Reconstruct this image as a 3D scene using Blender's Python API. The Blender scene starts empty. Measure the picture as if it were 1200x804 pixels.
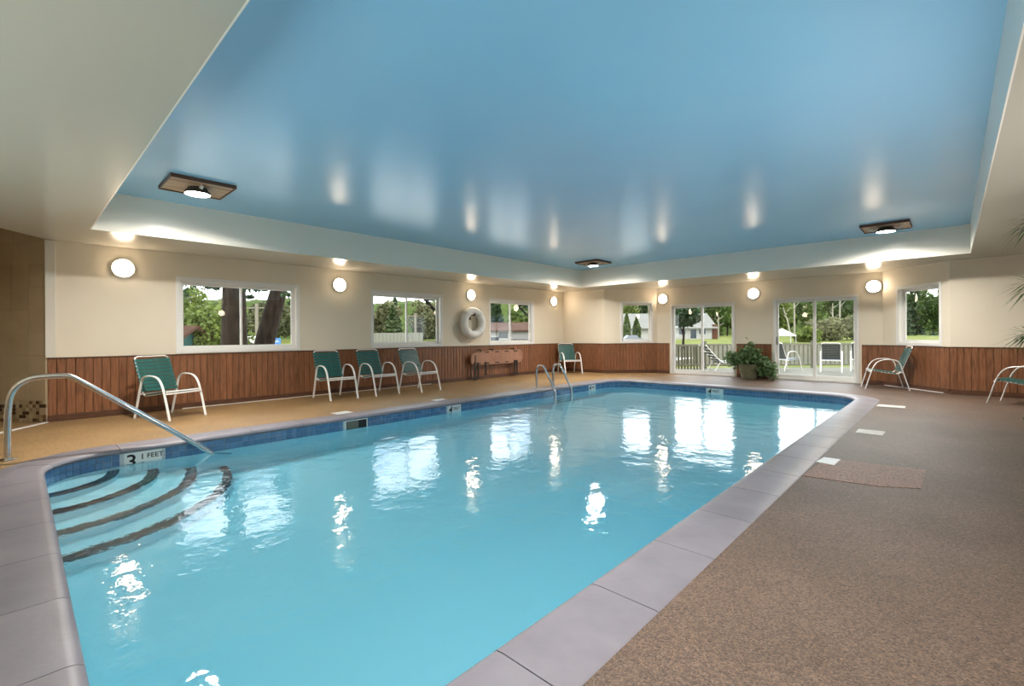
import bpy, bmesh, math, random
import numpy as np
from mathutils import Vector, Matrix
from math import sin, cos, pi, sqrt, hypot, atan2, radians

random.seed(7)
S = bpy.context.scene
COL = S.collection

# ------------------------------------------------------------------ camera
FPX, YAW, ROLL, CY, EYE = 548.0, 0.7551, -0.0062, 392.26, 1.2
FW = Vector((-sin(YAW), cos(YAW), 0)); RT = Vector((cos(YAW), sin(YAW), 0)); UP = Vector((0, 0, 1))
CXV = RT * cos(ROLL) + UP * sin(ROLL); CYV = UP * cos(ROLL) - RT * sin(ROLL)
cam = bpy.data.cameras.new('camera'); camo = bpy.data.objects.new('camera', cam); COL.objects.link(camo)
cam.sensor_width = 36; cam.lens = FPX * 36 / 1200; cam.shift_y = -(402 - CY) / 1200
cam.clip_start = 0.02; cam.clip_end = 600
m = Matrix.Identity(4)
for i in range(3):
    m[i][0] = CXV[i]; m[i][1] = CYV[i]; m[i][2] = -FW[i]
m[2][3] = EYE
camo.matrix_world = m
S.camera = camo

# ------------------------------------------------------------------ view, sky, sun
S.view_settings.view_transform = 'Standard'
S.view_settings.look = 'None'
S.view_settings.exposure = 1.06
S.view_settings.gamma = 1.0
S.view_settings.use_curve_mapping = False
S.cycles.use_denoising = True
S.cycles.max_bounces = 10
S.cycles.diffuse_bounces = 5
S.cycles.transparent_max_bounces = 24
S.cycles.sample_clamp_indirect = 6.0
S.cycles.blur_glossy = 0.5

SKY_BLUE = (.30, .42, .70); SKY_WHITE = (2.6, 2.65, 2.7)
LAMP_W, SCONCE_L, SUN_E = 54.0, 16.0, 1.1

w = bpy.data.worlds.new('sky'); S.world = w; w.use_nodes = True
nt = w.node_tree; nt.nodes.clear()
tc = nt.nodes.new('ShaderNodeTexCoord'); mp = nt.nodes.new('ShaderNodeMapping'); nz = nt.nodes.new('ShaderNodeTexNoise')
cr = nt.nodes.new('ShaderNodeValToRGB'); bg = nt.nodes.new('ShaderNodeBackground'); wo = nt.nodes.new('ShaderNodeOutputWorld')
mp.inputs['Scale'].default_value = (1, 1, 3.2); mp.inputs['Location'].default_value = (0.3, 0.0, 0.25)
nz.inputs['Scale'].default_value = 2.4; nz.inputs['Detail'].default_value = 6; nz.inputs['Roughness'].default_value = 0.6
cr.color_ramp.elements[0].position = 0.36; cr.color_ramp.elements[0].color = (*SKY_BLUE, 1)
cr.color_ramp.elements[1].position = 0.52; cr.color_ramp.elements[1].color = (*SKY_WHITE, 1)
nt.links.new(tc.outputs['Generated'], mp.inputs['Vector']); nt.links.new(mp.outputs['Vector'], nz.inputs['Vector'])
nt.links.new(nz.outputs['Fac'], cr.inputs['Fac']); nt.links.new(cr.outputs['Color'], bg.inputs['Color'])
nt.links.new(bg.outputs['Background'], wo.inputs['Surface'])

sun = bpy.data.lights.new('sun', 'SUN'); sun.energy = SUN_E; sun.angle = radians(1.0); sun.color = (1.0, 0.95, 0.86)
suno = bpy.data.objects.new('sun', sun); COL.objects.link(suno)
sd = Vector((0.75, -0.22, 0.95)).normalized()
suno.rotation_euler = sd.to_track_quat('Z', 'Y').to_euler(); suno.location = (20, -10, 30)

# unseen fill lights added behind and right of the camera, aimed at the ceiling
def add_fill(name, loc, nrm, sx, sy, watts, col=(1, .96, .91), spread=115):
    l = bpy.data.lights.new(name, 'AREA'); l.shape = 'RECTANGLE'; l.size = sx; l.size_y = sy; l.energy = watts; l.color = col; l.spread = radians(spread)
    o = bpy.data.objects.new(name, l); COL.objects.link(o); o.location = loc
    o.rotation_euler = (-Vector(nrm)).to_track_quat('Z', 'Y').to_euler()   # the lamp shines along its local -Z
add_fill('fill_light_right', (3.9, 4.5, .3), (-.06, 0, 1), 2.2, 9.0, 76, spread=160)
add_fill('fill_light_rear', (-3.2, -2.6, .3), (0, .1, .99), 6.5, 2.4, 76, (.90, 1, .94), 140)

# ------------------------------------------------------------------ helpers
class MB:
    """collects geometry for ONE mesh"""
    def __init__(s): s.v = []; s.f = []
    def add(s, vs, fs):
        o = len(s.v); s.v += [tuple(x) for x in vs]; s.f += [tuple(i + o for i in q) for q in fs]; return s
    def box(s, a, b, M=None):
        x0, y0, z0 = a; x1, y1, z1 = b
        vs = [(x, y, z) for z in (z0, z1) for y in (y0, y1) for x in (x0, x1)]
        if M is not None: vs = [M @ Vector(p) for p in vs]
        return s.add(vs, [(0, 2, 3, 1), (4, 5, 7, 6), (0, 1, 5, 4), (2, 6, 7, 3), (0, 4, 6, 2), (1, 3, 7, 5)])
    def bar(s, p, q, wx, wy, up=(0, 0, 1)):
        p = Vector(p); q = Vector(q); d = (q - p).normalized(); u = Vector(up)
        if abs(d.dot(u)) > .99: u = Vector((0, 1, 0))
        a = d.cross(u).normalized(); b = a.cross(d).normalized()
        vs = [c + a * sx * wx / 2 + b * sy * wy / 2 for c in (p, q) for sx, sy in ((-1, -1), (1, -1), (1, 1), (-1, 1))]
        return s.add(vs, [(0, 3, 2, 1), (4, 5, 6, 7), (0, 1, 5, 4), (1, 2, 6, 5), (2, 3, 7, 6), (3, 0, 4, 7)])
    def tube(s, pts, r, n=8, side=None, r2=None, closed=False, cap=True):
        """sweep of a circle (or ellipse: r across 'side', r2 along the other way)"""
        P = [Vector(p) for p in pts]; k = len(P); rings = []; prev = None
        r2 = r if r2 is None else r2
        for i in range(k):
            if closed: d = P[(i + 1) % k] - P[i - 1]
            else: d = P[min(i + 1, k - 1)] - P[max(i - 1, 0)]
            d.normalize()
            if side is not None: a = Vector(side); a = (a - d * a.dot(d)).normalized()
            else:
                a = prev if prev is not None else (Vector((0, 0, 1)) if abs(d.z) < .9 else Vector((1, 0, 0)))
                a = (a - d * a.dot(d)).normalized(); prev = a
            b = d.cross(a)
            rr = r[i] if isinstance(r, (list, tuple)) else r
            rr2 = rr if isinstance(r, (list, tuple)) else r2
            rings.append([P[i] + a * rr * cos(2 * pi * j / n) + b * rr2 * sin(2 * pi * j / n) for j in range(n)])
        vs = [x for g in rings for x in g]; fs = []
        for i in range(k if closed else k - 1):
            i2 = (i + 1) % k
            for j in range(n):
                j2 = (j + 1) % n; fs.append((i * n + j, i2 * n + j, i2 * n + j2, i * n + j2))
        if not closed and cap: fs += [tuple(range(n)), tuple((k - 1) * n + j for j in reversed(range(n)))]
        return s.add(vs, fs)
    def lathe(s, prof, n=24, c=(0, 0, 0), axis='z', cap=True):
        vs = []
        for r, h in prof:
            for j in range(n):
                a = 2 * pi * j / n
                p = (r * cos(a), r * sin(a), h)
                if axis == 'x': p = (h, r * cos(a), r * sin(a))
                if axis == 'y': p = (r * cos(a), h, r * sin(a))
                vs.append((p[0] + c[0], p[1] + c[1], p[2] + c[2]))
        fs = []
        for i in range(len(prof) - 1):
            for j in range(n):
                j2 = (j + 1) % n; fs.append((i * n + j, i * n + j2, (i + 1) * n + j2, (i + 1) * n + j))
        if cap: fs += [tuple(reversed(range(n))), tuple((len(prof) - 1) * n + j for j in range(n))]
        return s.add(vs, fs)
    def prism(s, poly, z0, z1):
        n = len(poly)
        vs = [(x, y, z0) for x, y in poly] + [(x, y, z1) for x, y in poly]
        return s.add(vs, [tuple(reversed(range(n))), tuple(range(n, 2 * n))] + [(i, (i + 1) % n, n + (i + 1) % n, n + i) for i in range(n)])

BASE = {}
def wbase(o): return BASE.get(o.name, Vector((0, 0, 0))) if o is not None else Vector((0, 0, 0))
def link(name, me, parent=None):
    o = bpy.data.objects.new(name, me); COL.objects.link(o)
    if parent is not None: o.parent = parent
    return o
def build(name, mb, mat, parent=None, smooth=False, bevel=0, recalc=True):
    """ONE mesh object; geometry given in world coordinates"""
    b = wbase(parent)
    me = bpy.data.meshes.new(name)
    me.from_pydata([(v[0] - b.x, v[1] - b.y, v[2] - b.z) for v in mb.v], [], mb.f)
    if recalc or bevel:
        bm = bmesh.new(); bm.from_mesh(me)
        if bevel: bmesh.ops.bevel(bm, geom=list(bm.edges), offset=bevel, segments=1, affect='EDGES', clamp_overlap=True)
        bmesh.ops.recalc_face_normals(bm, faces=bm.faces); bm.to_mesh(me); bm.free()
    if smooth:
        me.polygons.foreach_set('use_smooth', [True] * len(me.polygons))
        try: me.set_sharp_from_angle(angle=radians(38))
        except Exception: pass
    if mat: me.materials.append(mat)
    o = link(name, me, parent); BASE[o.name] = b.copy()
    return o
def tag(o, label=None, cat=None, group=None, kind=None):
    if label: o['label'] = label
    if cat: o['category'] = cat
    if group: o['group'] = group
    if kind: o['kind'] = kind
    return o
def thing(name, label, cat, loc=(0, 0, 0), group=None, kind=None):
    o = bpy.data.objects.new(name, None); COL.objects.link(o); o.location = loc; o.empty_display_size = .1
    BASE[o.name] = Vector(loc)
    return tag(o, label, cat, group, kind)
def copy_tree(o, parent=None):
    c = o.copy(); COL.objects.link(c)
    if parent is not None: c.parent = parent
    for ch in list(o.children): copy_tree(ch, c)
    return c
def ray(x, y): return FW + CXV * ((x - 600) / FPX) + CYV * ((CY - y) / FPX)
def at(t, x, y=392.0): return Vector((0, 0, EYE)) + ray(x, y) * t
def gnd(t, x, z=0.0):
    p = at(t, x); return Vector((p.x, p.y, z))

# ------------------------------------------------------------------ materials
def mat(name, col, rough=.5, spec=.5, metal=0, emit=None, es=0, trans=None):
    m = bpy.data.materials.new(name); m.use_nodes = True
    p = m.node_tree.nodes['Principled BSDF']
    p.inputs['Base Color'].default_value = (*col, 1); p.inputs['Roughness'].default_value = rough
    p.inputs['Specular IOR Level'].default_value = spec; p.inputs['Metallic'].default_value = metal
    if emit: p.inputs['Emission Color'].default_value = (*emit, 1); p.inputs['Emission Strength'].default_value = es
    return m
def nodes(m): return m.node_tree.nodes, m.node_tree.links, m.node_tree.nodes['Principled BSDF']
def noisy(m, cols, scale=5, detail=4, stretch=(1, 1, 1), coord='Object', pos=None, bump=0, bscale=None, rnd=0, rough2=.55):
    """colour ramp driven by noise (+ per object random), optional bump"""
    N, L, P = nodes(m)
    tc = N.new('ShaderNodeTexCoord'); mp = N.new('ShaderNodeMapping'); nz = N.new('ShaderNodeTexNoise'); cr = N.new('ShaderNodeValToRGB')
    mp.inputs['Scale'].default_value = stretch; nz.inputs['Scale'].default_value = scale; nz.inputs['Detail'].default_value = detail
    nz.inputs['Roughness'].default_value = rough2
    if coord == 'Position':
        g = N.new('ShaderNodeNewGeometry'); L.new(g.outputs['Position'], mp.inputs['Vector'])
    else: L.new(tc.outputs[coord], mp.inputs['Vector'])
    L.new(mp.outputs['Vector'], nz.inputs['Vector'])
    e = cr.color_ramp.elements; n = len(cols)
    pos = pos or [.3 + .4 * i / max(1, n - 1) for i in range(n)]
    e[0].position = pos[0]; e[0].color = (*cols[0], 1); e[1].position = pos[-1]; e[1].color = (*cols[-1], 1)
    for c, q in zip(cols[1:-1], pos[1:-1]): k = e.new(q); k.color = (*c, 1)
    fac = nz.outputs['Fac']
    if rnd:
        oi = N.new('ShaderNodeObjectInfo'); ml = N.new('ShaderNodeMath'); ml.operation = 'MULTIPLY_ADD'
        ml.inputs[1].default_value = rnd; L.new(oi.outputs['Random'], ml.inputs[0]); L.new(fac, ml.inputs[2])
        sb = N.new('ShaderNodeMath'); sb.operation = 'SUBTRACT'; sb.inputs[1].default_value = rnd / 2; L.new(ml.outputs[0], sb.inputs[0]); fac = sb.outputs[0]
    L.new(fac, cr.inputs['Fac']); L.new(cr.outputs['Color'], P.inputs['Base Color'])
    if bump:
        nb = N.new('ShaderNodeTexNoise'); nb.inputs['Scale'].default_value = bscale or scale * 3; nb.inputs['Detail'].default_value = 3
        L.new(mp.outputs['Vector'], nb.inputs['Vector'])
        b = N.new('ShaderNodeBump'); b.inputs['Strength'].default_value = bump; b.inputs['Distance'].default_value = .01
        L.new(nb.outputs['Fac'], b.inputs['Height']); L.new(b.outputs['Normal'], P.inputs['Normal'])
    return m

M = {}
CREAM = (.74, .66, .53)
M['wall'] = noisy(mat('cream_wall_paint', CREAM, .5, .3), [(.75, .665, .53), (.79, .705, .57)], 1.2, 2, coord='Position')
M['post'] = mat('off_white_post', (.70, .66, .58), .4, .4)
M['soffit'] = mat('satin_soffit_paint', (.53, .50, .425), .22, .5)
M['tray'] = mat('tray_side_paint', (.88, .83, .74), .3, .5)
M['blue'] = noisy(mat('satin_blue_ceiling', (.25, .53, .72), .26, .6), [(.33, .655, .93), (.35, .68, .95)], .8, 2, coord='Position', bump=.03, bscale=1.3)
M['wood'] = noisy(mat('stained_wainscot', (.2, .08, .04), .38, .5), [(.13, .050, .022), (.235, .095, .042), (.31, .13, .06)], 6, 6, (9, 9, .7), 'Position', rnd=.13, bump=.15, bscale=30)
M['wood_dark'] = noisy(mat('dark_trim_wood', (.1, .04, .02), .4, .5), [(.07, .028, .014), (.13, .055, .028)], 8, 4, (1, 1, 6), 'Position')
M['white'] = mat('white_vinyl', (.82, .80, .77), .35, .5)
M['white_metal'] = mat('white_powder_coated_metal', (.80, .77, .74), .3, .5)
M['chrome'] = mat('brushed_stainless_steel', (.62, .62, .63), .22, .5, 1.0)
M['strap'] = noisy(mat('green_vinyl_strap', (.02, .11, .10), .4, .5), [(.012, .085, .075), (.022, .12, .105)], 20, 2)
M['strap_dark'] = mat('charcoal_vinyl_strap', (.025, .035, .035), .4, .5)
M['plaster'] = mat('pool_plaster', (.88, .93, .93), .6, .2)
M['grout'] = mat('tile_grout', (.50, .55, .58), .7, .3)
M['nosing'] = noisy(mat('dark_step_nosing', (.04, .045, .045), .6, .3), [(.045, .065, .075), (.12, .155, .17)], 30, 2)
M['black'] = mat('black_rubber', (.012, .012, .013), .5, .4)
M['letter'] = mat('black_lettering', (.012, .013, .015), .5, .3)
M['sign'] = mat('white_sign_tile', (.78, .79, .78), .25, .5)
M['coping'] = noisy(mat('coping_concrete', (.5, .45, .5), .42, .5), [(.17, .156, .185), (.205, .187, .217), (.24, .22, .25)], 2.5, 6, coord='Position', bump=.12, bscale=25, rnd=.12)
M['marker'] = noisy(mat('white_deck_tile', (.75, .74, .72), .3, .5), [(.68, .67, .65), (.8, .79, .77)], 30, 3)
M['soil'] = mat('potting_soil', (.04, .025, .015), .9, .1)
M['pot'] = noisy(mat('olive_glazed_pot', (.12, .12, .07), .35, .5), [(.10, .10, .06), (.16, .155, .09)], 6, 3)
M['board_orange'] = noisy(mat('orange_plastic', (.55, .20, .08), .4, .5), [(.30, .145, .085), (.40, .20, .125)], 4, 3)
M['ring'] = mat('white_ring_foam', (.86, .85, .82), .45, .4)
M['rope'] = mat('pale_rope', (.62, .60, .55), .8, .2)
M['bracket'] = mat('brown_metal_bracket', (.09, .055, .04), .5, .4)
M['plank'] = noisy(mat('weathered_lamp_plank', (.2, .12, .07), .55, .3), [(.36, .23, .14), (.66, .46, .30)], 5, 4, (8, 1, 1), rnd=.3)
M['lens'] = mat('lamp_lens', (1, 1, 1), .5, .2, 0, (1, .97, .90), 40.0)
M['globe'] = mat('sconce_diffuser', (1, 1, 1), .4, .3, 0, (1, .80, .58), SCONCE_L)
M['rim'] = mat('sconce_rim', (.62, .60, .56), .4, .5)
M['housing'] = mat('dark_lamp_housing', (.05, .05, .05), .4, .5)

# deck aggregate: pebbles of several tans
def deck_mat(name, tint, dark, warm_light_tint=None):
    m = mat(name, tint, .5, .45); N, L, P = nodes(m)
    g = N.new('ShaderNodeNewGeometry')
    vo = N.new('ShaderNodeTexVoronoi'); vo.inputs['Scale'].default_value = 150; L.new(g.outputs['Position'], vo.inputs['Vector'])
    cr = N.new('ShaderNodeValToRGB'); e = cr.color_ramp.elements
    sep = N.new('ShaderNodeSeparateColor'); L.new(vo.outputs['Color'], sep.inputs['Color'])
    t = Vector(tint)
    e[0].position = 0; e[0].color = (*(t * .42 * dark), 1); e[1].position = 1; e[1].color = (*(t * 1.65), 1)
    k = e.new(.35); k.color = (*(t * .85), 1); k = e.new(.72); k.color = (t.x * 1.15, t.y * 1.12, t.z * 1.05, 1)
    L.new(sep.outputs['Red'], cr.inputs['Fac'])
    nz = N.new('ShaderNodeTexNoise'); nz.inputs['Scale'].default_value = 1.1; nz.inputs['Detail'].default_value = 5; L.new(g.outputs['Position'], nz.inputs['Vector'])
    c2 = N.new('ShaderNodeValToRGB'); f = c2.color_ramp.elements
    f[0].position = .35; f[0].color = (.80, .78, .74, 1); f[1].position = .66; f[1].color = (1.1, 1.08, 1.06, 1)
    L.new(nz.outputs['Fac'], c2.inputs['Fac'])
    mx = N.new('ShaderNodeMix'); mx.data_type = 'RGBA'; mx.blend_type = 'MULTIPLY'; mx.inputs['Factor'].default_value = 1
    L.new(cr.outputs['Color'], mx.inputs['A']); L.new(c2.outputs['Color'], mx.inputs['B']); res = mx.outputs['Result']
    if warm_light_tint:   # warm light on the left strip, painted into the deck colour
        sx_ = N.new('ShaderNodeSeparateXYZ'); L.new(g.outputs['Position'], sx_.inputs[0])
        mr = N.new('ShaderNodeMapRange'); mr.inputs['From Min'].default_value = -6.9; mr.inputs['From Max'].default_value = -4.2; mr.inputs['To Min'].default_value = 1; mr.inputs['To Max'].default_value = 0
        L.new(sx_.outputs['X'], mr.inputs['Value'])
        m2 = N.new('ShaderNodeMix'); m2.data_type = 'RGBA'; m2.blend_type = 'MULTIPLY'; m2.inputs['B'].default_value = (*warm_light_tint, 1)
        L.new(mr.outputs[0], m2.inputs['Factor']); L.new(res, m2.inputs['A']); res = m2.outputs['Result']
    L.new(res, P.inputs['Base Color'])
    b = N.new('ShaderNodeBump'); b.inputs['Strength'].default_value = .5; b.inputs['Distance'].default_value = .004; b.invert = True
    L.new(vo.outputs['Distance'], b.inputs['Height']); L.new(b.outputs['Normal'], P.inputs['Normal'])
    return m
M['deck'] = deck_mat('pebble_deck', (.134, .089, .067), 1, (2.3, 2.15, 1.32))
M['patch'] = deck_mat('reddish_deck_patch', (.25, .125, .09), .35)

def leaf_mat(name, c1, c2, c3, scale=.8, transl=.3):
    m = mat(name, c2, .55, .3); noisy(m, [c1, c2, c3], scale, 5, coord='Position', rnd=.25, rough2=.75)
    N, L, P = nodes(m)
    tr = N.new('ShaderNodeBsdfTranslucent'); mx = N.new('ShaderNodeMixShader'); mx.inputs[0].default_value = transl
    src = P.inputs['Base Color'].links[0].from_socket
    L.new(src, tr.inputs['Color']); out = N['Material Output']
    L.new(P.outputs[0], mx.inputs[1]); L.new(tr.outputs[0], mx.inputs[2]); L.new(mx.outputs[0], out.inputs['Surface'])
    return m
M['leaf_mid'] = leaf_mat('mid_green_leaves', (.020, .040, .008), (.055, .095, .018), (.12, .17, .035), .5)
M['leaf_dark'] = leaf_mat('dark_conifer_needles', (.012, .028, .010), (.030, .060, .018), (.065, .10, .03), .5)
M['leaf_olive'] = leaf_mat('olive_brown_leaves', (.045, .05, .02), (.10, .105, .045), (.16, .16, .075), .5)
M['leaf_lime'] = leaf_mat('bright_green_leaves', (.03, .055, .008), (.085, .12, .02), (.16, .20, .04), 1.2)
M['leaf_cedar'] = leaf_mat('cedar_foliage', (.03, .055, .008), (.07, .11, .016), (.12, .16, .03), 2)
M['leaf_pot'] = leaf_mat('glossy_house_leaves', (.05, .11, .035), (.19, .30, .13), (.50, .60, .36), 14, .2)
M['leaf_palm'] = leaf_mat('thin_palm_leaves', (.03, .08, .015), (.09, .18, .04), (.22, .30, .10), 8, .2)
M['bark'] = noisy(mat('dark_maple_bark', (.05, .035, .025), .9, .1), [(.008, .006, .0045), (.036, .026, .019)], 3, 6, (4, 4, .8), 'Position', bump=.8, bscale=14)
M['bark_pale'] = noisy(mat('pale_birch_bark', (.5, .48, .4), .8, .2), [(.16, .15, .11), (.30, .28, .22)], 3, 4, (1, 1, 3), 'Position')
M['hill'] = noisy(mat('wooded_hill', (.05, .08, .02), .95, .05), [(.012, .022, .006), (.045, .065, .018), (.09, .115, .035)], .55, 8, coord='Position', rough2=.8)
M['grass'] = noisy(mat('lawn', (.12, .17, .03), .9, .1), [(.06, .08, .015), (.11, .13, .025), (.15, .15, .045)], .35, 6, coord='Position')
M['gravel'] = noisy(mat('pale_gravel', (.4, .38, .3), .9, .1), [(.052, .050, .030), (.085, .080, .052)], .5, 6, coord='Position')
M['terrace'] = noisy(mat('terrace_concrete', (.42, .42, .38), .7, .3), [(.105, .103, .08), (.135, .13, .105)], 1.5, 4, coord='Position')
M['reflector_slab'] = noisy(mat('pale_reflector', (.6, .58, .54), .8, .2), [(.58, .56, .52), (.68, .66, .62)], .6, 4, coord='Position')
M['rail_wood'] = noisy(mat('weathered_railing_wood', (.27, .26, .18), .8, .2), [(.12, .115, .08), (.18, .17, .125)], 5, 4, (3, 3, .6), 'Position')
M['siding'] = mat('white_house_siding', (.30, .29, .265), .7, .2)
M['roof_gray'] = noisy(mat('gray_shingles', (.3, .3, .28), .9, .1), [(.13, .13, .12), (.18, .18, .165)], 3, 4, coord='Position')
M['roof_brown'] = noisy(mat('brown_shingles', (.2, .1, .07), .9, .1), [(.045, .022, .015), (.07, .037, .025)], 3, 4, coord='Position')
M['brick'] = noisy(mat('red_brick_chimney', (.2, .07, .045), .9, .1), [(.055, .022, .014), (.10, .042, .028)], 8, 3, coord='Position')
M['window_dark'] = mat('dark_house_window', (.03, .04, .05), .15, .5)
M['green_paint'] = mat('green_shed_paint', (.012, .06, .055), .6, .3)
M['pole'] = mat('gray_utility_pole', (.18, .16, .125), .9, .1)
M['fence'] = mat('gray_board_fence', (.17, .165, .14), .9, .1)
M['sign_blue'] = mat('blue_signboard', (.06, .18, .50), .5, .3)
M['canvas'] = mat('white_canvas', (.40, .39, .37), .7, .2)
M['car'] = mat('pale_car_paint', (.16, .17, .20), .3, .5)
M['eave'] = mat('dark_eave_timber', (.012, .011, .010), .8, .1)
M['ext'] = mat('exterior_siding', (.45, .42, .36), .8, .2)

# tile blue with per-tile variation (random per island)
def island(m, cols):
    N, L, P = nodes(m); g = N.new('ShaderNodeNewGeometry'); cr = N.new('ShaderNodeValToRGB'); e = cr.color_ramp.elements
    n = len(cols); cr.color_ramp.interpolation = 'CONSTANT'
    e[0].position = 0; e[0].color = (*cols[0], 1); e[1].position = (n - 1) / n; e[1].color = (*cols[-1], 1)
    for i in range(1, n - 1): k = e.new(i / n); k.color = (*cols[i], 1)
    L.new(g.outputs['Random Per Island'], cr.inputs['Fac']); L.new(cr.outputs['Color'], P.inputs['Base Color']); return m
M['tile'] = island(mat('blue_waterline_tile', (.08, .2, .38), .15, .5), [(.085, .19, .36), (.10, .22, .40), (.075, .17, .33), (.115, .24, .42)])
M['mosaic'] = island(mat('brown_glass_mosaic', (.3, .2, .1), .2, .5), [(.42, .33, .20), (.07, .04, .02), (.30, .22, .12), (.16, .10, .05), (.48, .40, .27), (.40, .31, .19)])
M['wall_tile'] = noisy(mat('beige_wall_tile', (.45, .36, .23), .25, .5), [(.43, .34, .21), (.50, .40, .26)], 2, 3, coord='Position', rnd=.2)
M['wall_grout'] = mat('tan_grout', (.46, .37, .25), .8, .2)

def thin_glass():
    m = bpy.data.materials.new('window_glass'); m.use_nodes = True; N = m.node_tree.nodes; L = m.node_tree.links; N.clear()
    o = N.new('ShaderNodeOutputMaterial'); mx = N.new('ShaderNodeMixShader'); t = N.new('ShaderNodeBsdfTransparent'); g = N.new('ShaderNodeBsdfGlossy')
    g.inputs['Roughness'].default_value = .0
    ge = N.new('ShaderNodeNewGeometry'); dt = N.new('ShaderNodeVectorMath'); dt.operation = 'DOT_PRODUCT'
    L.new(ge.outputs['Normal'], dt.inputs[0]); L.new(ge.outputs['Incoming'], dt.inputs[1])
    def ma(op, a, b=None):
        n = N.new('ShaderNodeMath'); n.operation = op
        for i_, v_ in enumerate((a, b)):
            if v_ is None: continue
            if isinstance(v_, (int, float)): n.inputs[i_].default_value = v_
            else: L.new(v_, n.inputs[i_])
        return n.outputs[0]
    fr = ma('ADD', ma('MULTIPLY', ma('POWER', ma('SUBTRACT', 1.0, ma('ABSOLUTE', dt.outputs['Value'])), 5.0), .35), .024)   # Schlick, same from both sides
    t.inputs['Color'].default_value = (.96, .98, .97, 1)
    L.new(fr, mx.inputs[0]); L.new(t.outputs[0], mx.inputs[1]); L.new(g.outputs[0], mx.inputs[2]); L.new(mx.outputs[0], o.inputs['Surface']); return m
M['glass'] = thin_glass()

def water_mat():
    m = bpy.data.materials.new('pool_water'); m.use_nodes = True; N = m.node_tree.nodes; L = m.node_tree.links; N.clear()
    o = N.new('ShaderNodeOutputMaterial'); gl = N.new('ShaderNodeBsdfGlass'); gl.inputs['IOR'].default_value = 1.333; gl.inputs['Roughness'].default_value = .015
    va = N.new('ShaderNodeVolumeAbsorption'); va.inputs['Color'].default_value = (.36, .86, .97, 1); va.inputs['Density'].default_value = .42
    g = N.new('ShaderNodeNewGeometry'); n1 = N.new('ShaderNodeTexNoise'); n1.inputs['Scale'].default_value = 3.2; n1.inputs['Detail'].default_value = 5
    L.new(g.outputs['Position'], n1.inputs['Vector'])
    b = N.new('ShaderNodeBump'); b.inputs['Strength'].default_value = .5; b.inputs['Distance'].default_value = .02
    n2 = N.new('ShaderNodeTexNoise'); n2.inputs['Scale'].default_value = 17; n2.inputs['Detail'].default_value = 2; L.new(g.outputs['Position'], n2.inputs['Vector'])
    ad = N.new('ShaderNodeMath'); ad.operation = 'MULTIPLY_ADD'; ad.inputs[1].default_value = .10; L.new(n2.outputs['Fac'], ad.inputs[0]); L.new(n1.outputs['Fac'], ad.inputs[2])
    L.new(ad.outputs[0], b.inputs['Height']); L.new(b.outputs['Normal'], gl.inputs['Normal'])
    L.new(gl.outputs[0], o.inputs['Surface']); L.new(va.outputs[0], o.inputs['Volume']); return m
M['water'] = water_mat()

# ------------------------------------------------------------------ room shell
XL = -9.36; ZS = 2.586; ZT = 3.10; ZW = .912; TH = .16
A_ = (-7.79, 12.42); B_ = (-6.62, 13.57); C_ = (-1.15, 13.57); D_ = (-.03, 12.42)
XR = 5.2; YF = -4.6

class Frame:
    """a wall line from P to Q; s along it, d outward (away from the room), z up"""
    def __init__(f, P, Q):
        f.P = Vector((*P, 0)); d = Vector((*Q, 0)) - f.P; f.L = d.length; f.u = d.normalized(); f.n = Vector((-f.u.y, f.u.x, 0))
    def p(f, s, d, z): return f.P + f.u * s + f.n * d + Vector((0, 0, z))
    def box(f, mb, s0, s1, d0, d1, z0, z1):
        vs = [f.p(s, d, z) for z in (z0, z1) for d in (d0, d1) for s in (s0, s1)]
        mb.add(vs, [(0, 2, 3, 1), (4, 5, 7, 6), (0, 1, 5, 4), (2, 6, 7, 3), (0, 4, 6, 2), (1, 3, 7, 5)])

def wall(name, label, P, Q, openings=(), z1=ZS, wains=True, ends=(0, 0), mat_=None, segs=None, z0=0):
    F = Frame(P, Q); mb = MB()
    ss = sorted({-ends[0], F.L + ends[1], *[o[0] for o in openings], *[o[1] for o in openings]})
    for a, b in zip(ss, ss[1:]):
        mid = (a + b) / 2; ho = [o for o in openings if o[0] < mid < o[1]]
        if not ho: F.box(mb, a, b, 0, TH, z0, z1)
        else:
            o = ho[0]
            if o[2] > z0: F.box(mb, a, b, 0, TH, z0, o[2])
            F.box(mb, a, b, 0, TH, o[3], z1)
    wo = tag(build(name, mb, mat_ or M['wall']), label, 'wall', kind='structure')
    side = name[5:]
    if wains:
        segs = segs or [(0, F.L)]
        bw = .098; cap = MB(); base = MB(); proto = {}
        back = MB()
        for a, b in segs: F.box(back, a, b, -.002, -.0004, .05, .90)
        build('wainscot_backing', back, M['wood_dark'], wo)
        for a, b in segs:
            n = max(1, round((b - a) / bw)); step = (b - a) / n
            for i in range(n):
                key = round(step, 4)
                if key not in proto:
                    q = MB(); q.box((.0025, -.016, .09), (step - .0025, -.0025, .895))
                    bo = build('wainscot_board', q, M['wood'], wo, bevel=.004); proto[key] = bo
                else:
                    bo = proto[key].copy(); COL.objects.link(bo)
                # local x along the wall, local y outward
                bo.matrix_local = Matrix.Translation(F.p(a + i * step, 0, 0)) @ Matrix.Rotation(atan2(F.u.y, F.u.x), 4, 'Z')
            F.box(cap, a, b, -.028, -.001, .893, ZW)
            F.box(base, a, b, -.024, -.001, .001, .092)
        tag(build('trim_' + side, cap, M['wood_dark'], bevel=.004), 'dark wooden cap rail along the top of the wainscot on the %s wall' % side.replace('_', ' '), 'trim', kind='structure')
        tag(build('baseboard_' + side, base, M['wood_dark'], bevel=.005), 'dark stained baseboard at the foot of the %s wall' % side.replace('_', ' '), 'baseboard', kind='structure')
    return F, wo

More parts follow.
